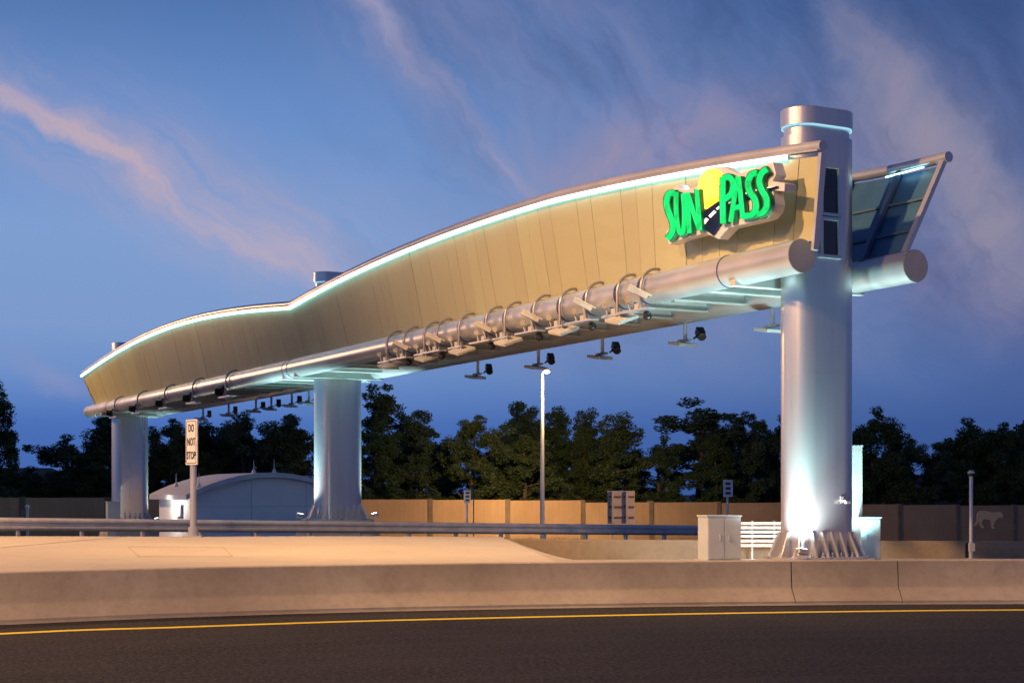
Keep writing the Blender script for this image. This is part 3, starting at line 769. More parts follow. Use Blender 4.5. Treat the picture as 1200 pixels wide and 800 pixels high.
letters = [
 ([[(158,318),(120,318),(97,370),(102,430),(128,500),(146,560),(140,620),(102,672)]], 57),
 ([[(172,305),(172,450),(184,570),(208,632),(232,585),(236,450),(226,318)]], 46),
 ([[(258,312),(266,450),(274,626)], [(262,320),(300,440),(352,596)], [(334,286),(344,430),(358,604)]], 46),
 ([[(538,188),(536,360),(540,552)], [(540,204),(585,190),(618,235),(606,318),(552,362)]], 55),
 ([[(656,186),(628,350),(600,540)], [(660,186),(676,330),(694,514)], [(626,432),(680,416)]], 46),
 ([[(806,158),(762,172),(735,238),(752,310),(790,366),(796,440),(764,484),(706,494)]], 59),
 ([[(884,128),(842,160),(822,222),(842,292),(876,348),(880,420),(852,466),(808,480)]], 59)]
for paths, wd in letters:
    face, ret = stroke(paths, wd)
    lt = ret.build('letter', M['letter_return'], sign, smooth=False); face.build('lit_face', M['green'], lt, ang=60)

# ------------------------------------------------------------------ tolling equipment on the front tube
def hoop(s, b, parent, drop=.52, band_s=.28):
    r = .44; z = zt(s); pts = [G(s, b+r, z-drop)] + [G(s, b + r*math.cos(a), z + r*math.sin(a)) for a in np.linspace(0, math.pi, 15)] + [G(s, b-r, z-drop*.6)]
    mb = MB(); mb.tube(pts, .034, 8); mb.build('hoop', M['hoop'], parent)
    mb = MB(); mb.tube([G(s+band_s-.05, b, zt(s)), G(s+band_s+.05, b, zt(s))], TR+.012, 32); mb.build('clamp_band', M['band'], parent)
def frame_of(d):
    d = Vector(d).normalized(); x = d.cross(UP).normalized(); return d, x, x.cross(d)
def cam_unit(s, label, group):
    b = 1.5; root = empty('tolling_camera', G(s, b+.4, zt(s)-.45), label, 'camera', group); hoop(s, b, root); kit(s, root)
    z = zt(s)
    MB().box(G(s+.25, b+.42, z-.53), (.62, .13, .022), (A, LV, UP)).build('shelf_plate', M['tube'], root, smooth=False)
    ax = frame_of(U*.80 + E*.42 - UP*.45); c = G(s-.15, b+.62, z-.16)
    o = MB().box(c, (.25, .062, .058), ax).build('camera_housing', M['grey'], root, smooth=False, bevel=.012)
    MB().box(c + ax[2]*.070 + ax[0]*.03, (.29, .075, .007), ax).build('sun_shield', M['white'], o, smooth=False)
    mb = MB(); mb.tube([c + ax[0]*.245, c + ax[0]*.262], .046, 12); mb.build('lens', M['glass'], o)
    MB().bar(c, G(s-.02, b+.44, z-.52), .05, .05).build('mount_arm', M['tube'], root, smooth=False)
    d2 = G(s+.48, b+.50, z-.24); mb = MB(); ax2 = frame_of(E*.8 + LV*.5 - UP*.3)
    mb.tube([d2 - ax2[0]*.10, d2 + ax2[0]*.08], [.05, .072], 14); mb.tube([d2, G(s+.46, b+.44, z-.52)], .022, 8); mb.build('illuminator', M['grey'], root)
    mb = MB(); mb.sphere(G(s-.05, b+.30, z-.66), .11, 12, 8); mb.build('sensor_ball', M['black'], root)
def ant_unit(s, label, group):
    b = 1.5; root = empty('toll_antenna', G(s, b+.4, zt(s)-.55), label, 'antenna', group); hoop(s, b, root); kit(s, root)
    z = zt(s)
    MB().box(G(s+.2, b+.42, z-.53), (.45, .07, .022), (A, LV, UP)).build('shelf_plate', M['tube'], root, smooth=False)
    ax = frame_of(E*.95 - UP*.20 + U*.1); ax = (ax[0], (ax[1]*.94 - ax[2]*.34), (ax[2]*.94 + ax[1]*.34)); c = G(s-.16, b+.42, z-.64)
    MB().box(c, (.27, .30, .04), ax).build('antenna_panel', M['grey'], root, smooth=False, bevel=.012)
    mb = MB(); mb.bar(c + ax[2]*.05, G(s+.05, b+.42, z-.50), .05, .05); mb.build('mount_arm', M['steel'], root, smooth=False)
    d2 = G(s+.45, b+.50, z-.26); ax2 = frame_of(E*.8 + LV*.5 - UP*.3); mb = MB()
    mb.tube([d2 - ax2[0]*.10, d2 + ax2[0]*.08], [.05, .072], 14); mb.tube([d2, G(s+.43, b+.44, z-.52)], .022, 8); mb.build('illuminator', M['grey'], root)
ordn = ['first', 'second', 'third', 'fourth', 'fifth', 'sixth', 'seventh']
ring_px = [757, 729, 692, 661, 630, 596, 574, 542, 516, 501, 477, 457]
ci = ai = 0
def kit(s, root, b=1.5):
    z = zt(s)
    MB().box(G(s+.16, b+.40, z-.44), (.09, .07, .07), (A, LV, UP)).build('junction_box', M['steel'], root, smooth=False, bevel=.008)
    mb = MB(); mb.tube([G(s+.16, b+.40, z-.38), G(s+.30, b+.43, z-.33), G(s+.42, b+.36, z-.50), G(s+.55, b+.20, z-.40)], .014, 6); mb.build('cable', M['black'], root)
    for d_ in (-.22, .36): MB().box(G(s+d_, b+.47, z-.49), (.02, .02, .06), (A, LV, UP)).build('clamp', M['hoop'], root, smooth=False)
for i, px in enumerate(ring_px):
    s = s_of(px, 1.9) + .15
    if i % 2 == 0:
        cam_unit(s, f'{ordn[ci]} white bullet camera along the front tube, counting from the green sign', 'bullet cameras on the front tube'); ci += 1
    else:
        ant_unit(s, f'{ordn[ai]} flat antenna panel under the front tube, counting from the green sign', 'antenna panels under the front tube'); ai += 1
def black_cam(s, label):
    b = 1.5; z = zt(s); root = empty('lane_camera', G(s, b+.3, z-.5), label, 'camera', 'black lane cameras on the far span'); hoop(s, b, root, .62)
    MB().box(G(s+.1, b+.35, z-.66), (.75, .16, .03), (A, LV, UP)).build('shelf_plate', M['tube'], root, smooth=False)
    ax = frame_of(E*.75 + LV*.55 - UP*.5); c = G(s+.80, b+.44, z-.32)
    o = MB().box(c, (.20, .15, .14), ax).build('camera_housing', M['black'], root, smooth=False, bevel=.03)
    mb = MB(); mb.tube([c + ax[0]*.20, c + ax[0]*.30], [.11, .14], 14); mb.build('lens_hood', M['black'], o)
    MB().bar(c, G(s+.7, b+.4, z-.64), .07, .07).build('mount_arm', M['black'], root, smooth=False)
for n, px in zip(ordn, (267, 228, 195, 163, 136)):
    black_cam(s_of(px, 1.85), f'{n} black camera below the front tube of the far span, counting from the middle column')
def hung_unit(s, b, label, group, black=True):
    z = zt(s) - TR; root = empty('hanging_reader', G(s, b, z-.4), label, 'lane reader', group)
    mb = MB(); mb.tube([G(s, b, z+.05), G(s, b, z-.42)], .05, 10); mb.build('drop_post', M['galv'], root)
    MB().box(G(s+.05, b, z-.43), (.26, .05, .03), (A, LV, UP)).build('shelf_plate', M['galv'], root, smooth=False)
    ax = frame_of(E*.97 - UP*.16); c = G(s-.05, b+.12, z-.54)
    MB().box(c, (.27, .27, .04), ax).build('antenna_panel', M['grey'], root, smooth=False, bevel=.012)
    if black:
        mb = MB(); c = G(s-.36, b-.22, z-.26); ax = frame_of(E*.7 + LV*.2 - UP*.6)
        mb.box(c, (.13, .10, .10), ax); mb.tube([c + ax[0]*.11, c + ax[0]*.21], [.08, .115], 12); mb.bar(c, G(s-.3, b-.05, z-.42), .05, .05)
        mb.build('camera', M['black'], root, smooth=False, bevel=.012)
for n, px in zip(['fifth','fourth','third','second','first'], (560, 631, 706, 803, 905)):
    hung_unit(s_of(px, -1.5), -1.5, f'{n} lane reader hanging below the rear tube, counting from the near column', 'readers hanging below the near span')
for n, px in zip(['sixth','fifth','fourth','third','second','first'], (238, 268, 300, 318, 342, 362)):
    hung_unit(s_of(px, -1.5), -1.5, f'{n} lane reader hanging below the far span, counting from the middle column', 'readers hanging below the far span')

# ------------------------------------------------------------------ cabinets, rails and posts near the column
def cabinet(px0, px1, py0, Y, depth, label, split=None, doors=2, rot=0, group='equipment cabinets'):
    a, b = P(px0, 0, Y), P(px1, 0, Y); wd = (b.x-a.x); zb = .80 - .042*max(0, Y-29.2); ztp = z_at(py0, Y); h = ztp - zb
    c = Vector(((a.x+b.x)/2, Y + depth/2, zb)); X = Vector((math.cos(rot), math.sin(rot), 0)); Yv = Vector((-X.y, X.x, 0))
    root = empty('equipment_cabinet', c, label, 'cabinet', group)
    MB().box(c + UP*(h/2), (wd/2, depth/2, h/2-.0), (X, Yv, UP)).build('body', M['cabinet'], root, smooth=False, bevel=.008)
    MB().box(c + UP*(h+.012), (wd/2+.02, depth/2+.02, .016), (X, Yv, UP)).build('lid', M['cabinet'], root, smooth=False, bevel=.005)
    MB().box(c - UP*.03, (wd/2+.06, depth/2+.06, .03), (X, Yv, UP)).build('plinth', M['island'], root, smooth=False)
    dw = wd/doors
    for i in range(doors):
        dc = c + X*(-wd/2 + dw*(i+.5)) - Yv*(depth/2+.006) + UP*(h*.5)
        dr = MB().box(dc, (dw/2-.012, .006, h/2-.03), (X, Yv, UP)).build('door', M['cabinet'], root, smooth=False, bevel=.003)
        hx = dc + X*(dw*.22 if i == 0 else -dw*.22)*(1 if doors > 1 else -1)
        MB().box(hx - Yv*.02 + UP*.02, (.012, .014, .07), (X, Yv, UP)).build('handle', M['galv'], dr, smooth=False, bevel=.003)
    return root, c, X, Yv, h
# the double cabinet stands turned so that its narrow side shows
cabinet(824, 866, 605, 32.6, .55, 'pale grey two door equipment cabinet between the low wall and lit rails', rot=R(27.8)*.55)
cabinet(1009.5, 1032, 607, 33.6, .4, 'pale grey single door cabinet just past the near column foot', doors=1, rot=0)
# tall narrow box fixed behind the column
tb = empty('conduit_box', P(1005, 655, 33.9), 'tall narrow pale box standing upright behind the near column', 'conduit box')
pz0, pz1 = .60, z_at(523, 33.9); pc = P(1004, 0, 33.9)
MB().box((pc.x-.06, 33.95, (pz0+pz1)/2), (.17, .12, (pz1-pz0)/2)).build('body', M['grey'], tb, smooth=False, bevel=.008)
MB().box((pc.x-.06, 33.95, pz1+.012), (.185, .135, .012)).build('lid', M['cabinet'], tb, smooth=False)
MB().box((pc.x+.02, 33.75, .95), (.06, .07, .04)).build('latch', M['white'], tb, smooth=False)
# bright multi-bar railing beside the column
rl = empty('bar_railing', P(890, 650, 39.5), 'floodlit steel railing of six horizontal bars between cabinet and column', 'railing')
for py in (613, 618, 623, 628, 633.5, 639):
    a, b = P(845, py, 38.6), P(925, py, 38.2)
    mb = MB(); mb.tube([a, b], .036, 12); mb.build('rail', M['white'], rl)
for px in (856, 882, 908, 922):
    a = P(px, 610, 38.5); mb = MB(); mb.tube([Vector((a.x, 38.56, .38)), Vector((a.x, 38.56, a.z))], .03, 10); mb.build('post', M['steel'], rl)
# slim post with dome camera
Yp = 38.2; a = P(1138, 0, Yp); zb = .80 - .042*9.0
pp = empty('camera_post', (a.x, Yp, zb), 'slim steel post with a round dome camera in front of the low wall', 'camera post')
mb = MB(); mb.tube([(a.x, Yp, zb), (a.x, Yp, z_at(556, Yp))], .045, 14); mb.build('pole', M['tube'], pp)
mb = MB(); mb.sphere((a.x, Yp, z_at(554.5, Yp)), .085, 16, 10); mb.build('dome', M['black'], pp)
mb = MB(); mb.tube([(a.x, Yp, z_at(554, Yp)), (a.x, Yp, z_at(551, Yp))], [.095, .05], 16); mb.build('dome_hood', M['white'], pp)
MB().box((a.x-.0, Yp-.05, zb+.30), (.07, .05, .10)).build('junction_box', M['steel'], pp, smooth=False, bevel=.006)
mb = MB(); mb.box((a.x, Yp, zb+.01), (.11, .11, .012)); mb.build('base_plate', M['galv'], pp, smooth=False)

# ------------------------------------------------------------------ signs
def text_mesh(body, size, mat_, parent, origin, X, Z, nrm, sx=1.0, bold=.02):
    cu = bpy.data.curves.new('lettering', 'FONT'); cu.body = body; cu.size = size; cu.align_x = 'CENTER'; cu.align_y = 'CENTER'; cu.extrude = .004; cu.offset = bold; cu.space_character = 1.05
    tmp = bpy.data.objects.new('tmp', cu); COL.objects.link(tmp)
    dg = bpy.context.evaluated_depsgraph_get(); me = bpy.data.meshes.new_from_object(tmp.evaluated_get(dg)); bpy.data.objects.remove(tmp)
    for v in me.vertices: v.co = Vector(origin) + X*v.co.x*sx + Z*v.co.y + nrm*v.co.z
    me.materials.clear(); me.materials.append(mat_); me.name = 'lettering'
    o = bpy.data.objects.new('lettering', me); COL.objects.link(o); o.parent = parent
    if parent.type == 'EMPTY': o.matrix_parent_inverse = parent.matrix_basis.inverted()
    return o
Ys = 44.0; a = P(226.5, 0, Ys)
ds = empty('regulatory_sign', (a.x, Ys, .8), 'white DO NOT STOP sign on a round post at the apron edge', 'road sign')
th = R(46); X = Vector((math.cos(th), -math.sin(th), 0)); Nn = Vector((-math.sin(th), -math.cos(th), 0))
zc = (z_at(491.5, Ys)+z_at(544.5, Ys))/2; hh = (z_at(491.5, Ys)-z_at(544.5, Ys))/2; cc = Vector((a.x-.02, Ys-.10, zc)); hw_ = .29
mb = MB(); mb.tube([(a.x, Ys, .8), (a.x, Ys, zc+hh*.9)], .095, 16); mb.build('post', M['tube'], ds)
mb = MB(); mb.tube([(a.x, Ys, .8), (a.x, Ys, 1.08)], .15, 16); mb.build('post_sleeve', M['tube'], ds)
mb = MB(); mb.box((a.x, Ys, .815), (.27, .22, .018)); mb.build('base_plate', M['galv'], ds, smooth=False)
MB().box(cc, (hw_, .02, hh), (X, Nn, UP)).build('sign_panel', M['signwhite'], ds, smooth=False, bevel=.006)
fr = MB()
for sg in (-1, 1):
    fr.box(cc + X*sg*(hw_-.045) + Nn*.0225, (.008, .002, hh-.05), (X, Nn, UP)); fr.box(cc + UP*sg*(hh-.05) + Nn*.0225, (hw_-.05, .002, .008), (X, Nn, UP))
fr.build('border', M['ink'], ds, smooth=False)
for i, wtxt in enumerate(('DO', 'NOT', 'STOP')):
    text_mesh(wtxt, .30, M['ink'], ds, cc + UP*(hh*.60 - i*hh*.60) + Nn*.024, X, UP, Nn, .62, .006)
# small posts and signs beyond the guardrail
def small_sign(px, py0, pyb, Y, w_, h_, label, rot, face='signback'):
    p = P(px, 0, Y); gz = ground_z(p.x, Y); root = empty('marker_sign', (p.x, Y, gz), label, 'marker sign', 'narrow marker signs beyond the guardrail'); zt_ = z_at(py0, Y)
    mb = MB(); mb.tube([(p.x, Y, gz-.1), (p.x, Y, zt_-.02)], .045, 10); mb.build('post', M['tube'], root)
    X = Vector((math.cos(rot), math.sin(rot), 0)); N_ = Vector((X.y, -X.x, 0))
    c_ = Vector((p.x, Y, zt_-h_/2)) + N_*.06
    MB().box(c_, (w_/2, .012, h_/2), (X, N_, UP)).build('panel', M['signwhite'], root, smooth=False, bevel=.004)
    for k_ in range(3): MB().box(c_ + N_*.0135 + UP*(h_*.28 - h_*.28*k_), (w_*.28, .002, h_*.08), (X, N_, UP)).build('marking', M['band'], root, smooth=False)
small_sign(547, 574, 608, 60, .28, .50, 'narrow white marker sign standing before the orange lit sound wall', R(20))
small_sign(852.5, 562, 606, 56, .36, .62, 'narrow white marker sign rising behind the two door cabinet', R(10))
p = P(555, 0, 61); root = empty('delineator_post', (p.x, 61, ground_z(p.x, 61)), 'thin dark rod beside the narrow white marker sign', 'post')
mb = MB(); mb.tube([(p.x, 61, ground_z(p.x, 61)), (p.x, 61, z_at(573, 61))], .022, 8); mb.build('rod', M['black'], root)
mb = MB(); mb.tube([(p.x, 61, z_at(574, 61)), (p.x, 61, z_at(570, 61))], .04, 8); mb.build('finial', M['black'], root)
p = P(32, 0, 62); root = empty('bollard_light', (p.x, 62, ground_z(p.x, 62)), 'short pale post with round head behind the guardrail, near the dark house', 'bollard')
mb = MB(); mb.tube([(p.x, 62, ground_z(p.x, 62)), (p.x, 62, z_at(595, 62))], .055, 10); mb.build('pole', M['tube'], root)
mb = MB(); mb.sphere((p.x, 62, z_at(593.6, 62)), .09, 12, 8); mb.build('head', M['white'], root)
# large sign seen from the back
Yb = 72; c = P(728, 594, Yb); bs = empty('sign_back', (c.x, Yb, ground_z(c.x, Yb)), 'big rectangular road sign seen from behind with metal braces', 'road sign')
hwid = (744-712)/2/F*Yb; hht = (614-575.5)/2/F*Yb
MB().box((c.x, Yb+.1, c.z), (hwid, .015, hht)).build('panel', M['signback'], bs, smooth=False, bevel=.01)
for dx in (-hwid*.62, hwid*.42):
    MB().box((c.x+dx, Yb-.02, (c.z+hht+ground_z(c.x, Yb))/2), (.05, .05, (c.z+hht-ground_z(c.x, Yb))/2)).build('post', M['signback'], bs, smooth=False)
for dz in (-.62, .02, .64):
    MB().box((c.x, Yb+.055, c.z+dz*hht), (hwid*.97, .03, .035)).build('brace', M['pilaster'], bs, smooth=False)

# ------------------------------------------------------------------ street lamp
Yl = 93; p = P(635.5, 0, Yl); gz = ground_z(p.x, Yl); zl = z_at(436, Yl)
sl = empty('street_lamp', (p.x, Yl, gz), 'tall slender street lamp burning white in front of the trees', 'street lamp')
mb = MB(); mb.tube([(p.x, Yl, gz-.2), (p.x, Yl, gz+2), (p.x, Yl, zl)], [.15, .14, .085], 16); mb.build('pole', M['tube'], sl)
mb = MB(); mb.tube([(p.x, Yl, zl-.05), (p.x+.08, Yl-.1, zl+.05), (p.x+.2, Yl-.25, zl+.08)], .05, 8); mb.build('arm', M['tube'], sl)
MB().box((p.x+.25, Yl-.28, zl+.09), (.26, .13, .06)).build('lamp_head', M['steel'], sl, smooth=False, bevel=.02)
mb = MB(); mb.sphere((p.x+.25, Yl-.28, zl+.02), .20, 14, 8, .6); mb.build('lens', M['lampglow'], sl)
light('lamp_light', 'SPOT', (p.x+.25, Yl-.28, zl-.16), 42000, (1.0, .60, .25), .15, aim=(p.x+.25, Yl+5.5, zl-8), cone=150, blend=1.0)

# ------------------------------------------------------------------ sound wall
WO = Vector((-2.97, 107, 0)); WD = Vector((.885, .466, 0)).normalized(); WN = Vector((WD.y, -WD.x, 0))
def wall_t(px): k = (px-600)/F; return (k*WO.y - WO.x)/(WD.x - k*WD.y)
def wall_pt(t): return WO + WD*t
def wall_top(t):
    ts = [wall_t(0), wall_t(550), wall_t(1150)]; ys = [583, 585, 592]
    zs = [z_at(y, wall_pt(t_).y) for y, t_ in zip(ys, ts)]
    return interp(t, ts, zs)
sw = empty('sound_wall', wall_pt(0) + UP*-1.2, 'long brown concrete sound wall with dark pilasters below the trees', 'sound wall')
posts_px = [-175,-75,26,125,222,318,412,503,594,682,762,841,915,985,1053,1121,1188,1253,1316]
pt = [wall_t(x) for x in posts_px]
for i in range(len(pt)-1):
    a, b = wall_pt(pt[i]), wall_pt(pt[i+1]); zt_ = min(wall_top(pt[i]), wall_top(pt[i+1])) + .02*((i*7) % 3)
    if i in (9, 12): zt_ -= .05
    mb = MB(); cz = (zt_-4.2)/2; mb.box(((a.x+b.x)/2, (a.y+b.y)/2, (zt_ + -4.2)/2), ((b-a).length/2-.17, .10, (zt_+4.2)/2), (WD, WN, UP)); mb.build('wall_panel', M['soundwall'], sw, smooth=False)
for t_ in pt:
    a = wall_pt(t_); zt_ = wall_top(t_) + .06
    MB().box((a.x, a.y, (zt_-4.2)/2), (.17, .20, (zt_+4.2)/2), (WD, WN, UP)).build('pilaster', M['pilaster'], sw, smooth=False)
def on_wall(zx, zy, d=.0):
    px, py = 990 + zx/5, 510 + zy/5; t_ = wall_t(px); q = wall_pt(t_); v = q + WN*(.10+d); return Vector((v.x, v.y, z_at(py, v.y)))
panther = [(766,470),(772,452),(786,441),(820,440),(850,450),(880,450),(898,446),(912,451),(922,470),(916,484),(896,482),(884,492),(870,512),(864,534),(873,540),(872,545),(856,545),(852,525),(848,498),(815,488),(800,498),(795,518),(810,536),(808,543),(792,542),(782,520),(778,492),(776,505),(768,522),(752,531),(748,525),(760,514),(768,495)]
prism([on_wall(x, y, .05) for x, y in panther], WN, .06).build('cat_relief', M['relief'], sw, smooth=False)

# ------------------------------------------------------------------ small white utility building
bo = Vector((P(226, 0, 72).x, 72, 0)); gzb = ground_z(bo.x, 74); D1 = U.copy(); D2 = A.copy()
bld = empty('utility_building', (bo.x, bo.y, gzb), 'low white utility building with arched roof behind the guardrail', 'building')
bw, bd = 7.5, 6.0; ez = z_at(578, 72)
def arch(f): return ez - .12 + .86*(1-(2*f-1)**2)
nseg = 24
fr_ = [bo + D1*bw*i/nseg + UP*(arch(i/nseg)-bo.z) for i in range(nseg+1)]
fl = [Vector((bo.x, bo.y, gzb-.5)), *fr_, Vector(((bo+D1*bw).x, (bo+D1*bw).y, gzb-.5))]
bk = [p_ + D2*bd for p_ in fl]; mb = MB(); n_ = len(fl); mb.v = [tuple(p_) for p_ in fl+bk]
mb.f = [tuple(range(n_)), tuple(range(2*n_-1, n_-1, -1))] + [(i, (i+1) % n_, n_+(i+1) % n_, n_+i) for i in range(n_)]
mb.build('wall', M['wallwhite'], bld, smooth=False)
top = [bo + D1*(bw*f) + UP*(arch(f)+.02) for f in np.linspace(-.055, 1.055, nseg+1)]
ov = .35
rings = []
for d_ in (-ov, bd+ov):
    rings.append([p_ + D2*d_ for p_ in top] + [p_ + D2*d_ + UP*.24 for p_ in top[::-1]])
mb = MB(); mb.loft(rings); rf = mb.build('roof', M['roofmetal'], bld, ang=30)
for f, d_ in ((.40, .1), (.54, .2), (.05, .3), (.06, bd*.75)):
    q = bo + D1*bw*f + D2*d_ + UP*(arch(f)+.25)
    mb = MB(); mb.tube([q, q+UP*.14, q+UP*.26, q+UP*.66], [.13, .07, .022, .010], 10); mb.build('lightning_rod', M['white'], rf)
for f, a_, b_ in ((.38, 0, 1), (.75, 0, 1)):
    q = bo + D1*bw*f - D2*.004; MB().box((q.x, q.y, (gzb+arch(f))/2), (.012, .006, (arch(f)-gzb)/2-.03), (D1, D2, UP)).build('joint', M['galv'], bld, smooth=False)
q = bo + D1*bw*.5 - D2*.004; MB().box((q.x, q.y, z_at(593, 74)), (bw*.49, .006, .010), (D1, D2, UP)).build('joint', M['galv'], bld, smooth=False)
q = bo + D2*2.2 - D1*.05; MB().box((q.x, q.y, z_at(598, 74)), (.05, .45, .28), (D1, D2, UP)).build('meter_box', M['cabinet'], bld, smooth=False, bevel=.01)
q = bo + D2*2.6 - D1*.12; wlp = MB().box((q.x, q.y, ez-.25), (.10, .16, .08), (D1, D2, UP)).build('wall_lamp', M['steel'], bld, smooth=False)
MB().box((q.x, q.y, ez-.335), (.07, .12, .006), (D1, D2, UP)).build('lens', M['flood'], wlp, smooth=False)
light('wall_lamp_light', 'POINT', (q.x-D1.x*.35, q.y-D1.y*.35, ez-.55), 160, (1.0, .90, .74), .08)
# pale cabinet at the most distant column
p = P(133, 0, 84.5); gz = ground_z(p.x, 84.5); cbn = empty('switch_box', (p.x, 84.5, gz), 'pale box cabinet against the foot of the most distant column', 'cabinet')
MB().box((p.x, 84.4, (gz+z_at(588, 84.4))/2), (.34, .25, (z_at(588, 84.4)-gz)/2), (D1, D2, UP)).build('body', M['cabinet'], cbn, smooth=False, bevel=.015)
MB().box((p.x, 84.4, z_at(588, 84.4)+.015), (.37, .28, .02), (D1, D2, UP)).build('lid', M['cabinet'], cbn, smooth=False)

# ------------------------------------------------------------------ houses behind the wall
def house(px, py_eave, py_ridge, Y, wid, dep, label, rot=0.2):
    p = P(px, 0, Y); gz = ground_z(p.x, Y); ez_, rz_ = z_at(py_eave, Y), z_at(py_ridge, Y)
    root = empty('house', (p.x, Y, gz), label, 'house', 'houses beyond the sound wall'); X = Vector((math.cos(rot), math.sin(rot), 0)); Yv = Vector((-X.y, X.x, 0))
    c_ = Vector((p.x, Y, 0))
    MB().box(c_ + UP*((gz+ez_)/2), (wid/2, dep/2, (ez_-gz)/2), (X, Yv, UP)).build('wall', M['house_wall'], root, smooth=False)
    e_ = [c_ + X*sx*(wid/2+.4) + Yv*sy*(dep/2+.4) + UP*ez_ for sx, sy in ((-1,-1),(1,-1),(1,1),(-1,1))]
    r_ = [c_ + X*sx*(wid/2-dep*.42) + UP*rz_ for sx in (-1, 1)]
    mb = MB(); mb.add(e_ + r_ , [(0,1,5,4),(2,3,4,5),(1,2,5),(3,0,4),(3,2,1,0)]); mb.build('roof', M['house_roof'], root, smooth=False)
    for sx in (-.28, .28):
        MB().box(c_ + X*wid*sx - Yv*(dep/2+.02) + UP*(ez_-1.1), (.7, .02, .55), (X, Yv, UP)).build('window', M['glass'], root, smooth=False)
house(20, 573, 548, 122, 12, 8, 'dark hip roofed house beyond the wall, next to the edge tree', .1)
house(697, 584, 573, 135, 9, 7, 'dark roofed house barely showing over the wall behind the big sign back', .3)
house(1098, 572, 556, 150, 11, 8, 'violet grey house glimpsed between tree trunks beyond the cat relief', .2)

# ------------------------------------------------------------------ trees
def make_tree(kind, seed, leaf):
    rg = random.Random(seed); root = bpy.data.objects.new('tree', None); COL.objects.link(root)
    H = 10.0; tk = MB(); clumps = []
    if kind == 'round': th_, wdt, base = .30, 3.4, .10
    elif kind == 'tall': th_, wdt, base = .26, 2.5, .07
    else: th_, wdt, base = .20, 2.6, .45
    lean = Vector((rg.uniform(-.5, .5), rg.uniform(-.5, .5), 0))
    def tp(f): return Vector((lean.x*f*f + .15*math.sin(f*7+seed), lean.y*f*f, H*f))
    tk.tube([tp(f) for f in np.linspace(0, .93, 9)], [th_*(1-f*.9) for f in np.linspace(0, .93, 9)], 8)
    nl = {'round': 24, 'tall': 26, 'sparse': 13}[kind]
    for i in range(nl):
        f = base + (1-base)*(i+rg.random())/nl*.93; a = i*2.4 + rg.uniform(-.5, .5)
        if kind == 'round': ln = wdt*math.sin(math.pi*min(1, max(.12, (f-base*.6)/(1.02-base*.6))))**.6*rg.uniform(.6, 1.1)
        elif kind == 'tall': ln = wdt*(1.08-f)**.55*rg.uniform(.55, 1.15)
        else: ln = wdt*rg.uniform(.4, 1.0)*(1.3-f)
        d = Vector((math.cos(a), math.sin(a), rg.uniform(.05, .75))); st = tp(f*.96)
        mid = st + d*ln*.5 + UP*rg.uniform(-.1, .25); en = st + d*ln + UP*rg.uniform(-.5, .3)
        tk.tube([st, mid, en], [th_*.38*(1.1-f), th_*.2*(1.1-f)+.012, .012], 6)
        ncl = {'round': 9, 'tall': 7, 'sparse': 6}[kind]
        for k_ in range(ncl):
            q = (st.lerp(mid, rg.uniform(.3, 1)) if k_ < 1 else mid.lerp(en, rg.uniform(.0, 1.1))) + Vector((rg.gauss(0, .35), rg.gauss(0, .35), rg.gauss(0, .35)))
            clumps.append((q, rg.uniform(.26, .66)*(1.0 if kind != 'sparse' else .8)))
    for k_ in range(5): clumps.append((tp(.97) + Vector((rg.gauss(0,.4), rg.gauss(0,.4), rg.gauss(0,.35))), rg.uniform(.3,.6)))
    vs, fs = [], []
    for q, r_ in clumps:
        n = int(215*r_/.5)
        for _ in range(n):
            v = Vector((rg.gauss(0,1), rg.gauss(0,1), rg.gauss(0,1))).normalized()*r_*rg.uniform(.35, 1.12)**.8; v.z *= .78
            c_ = q + v; d1 = Vector((rg.gauss(0,1), rg.gauss(0,1), rg.gauss(0,.7)-.2)).normalized(); d2 = d1.cross(Vector((rg.gauss(0,1), rg.gauss(0,1), rg.gauss(0,1)))).normalized()
            L_ = rg.uniform(.12, .25); w_ = L_*rg.uniform(.32, .55); b_ = len(vs)
            vs += [c_ - d1*L_*.5, c_ + d2*w_*.5, c_ + d1*L_*.5, c_ - d2*w_*.5]; fs.append((b_, b_+1, b_+2, b_+3))
    me = bpy.data.meshes.new('crown'); me.from_pydata([tuple(v) for v in vs], [], fs); me.materials.append(leaf)
    cr = bpy.data.objects.new('crown', me); COL.objects.link(cr); cr.parent = root
    t_ = tk.build('trunk', M['bark'], None); t_.parent = root
    zs = [v.z for v in vs]; xs_ = [v.x for v in vs]
    root['h'] = max(zs); root['w'] = (sorted(xs_)[int(len(xs_)*.985)] - sorted(xs_)[int(len(xs_)*.015)])
    return root
protos = {'r1': make_tree('round', 11, M['leaf_a']), 'r2': make_tree('round', 23, M['leaf_b']), 'r3': make_tree('round', 31, M['leaf_c']),
          't1': make_tree('tall', 5, M['leaf_a']), 't2': make_tree('tall', 17, M['leaf_b']), 't3': make_tree('tall', 41, M['leaf_c']), 's1': make_tree('sparse', 8, M['leaf_a']), 's2': make_tree('sparse', 19, M['leaf_c'])}
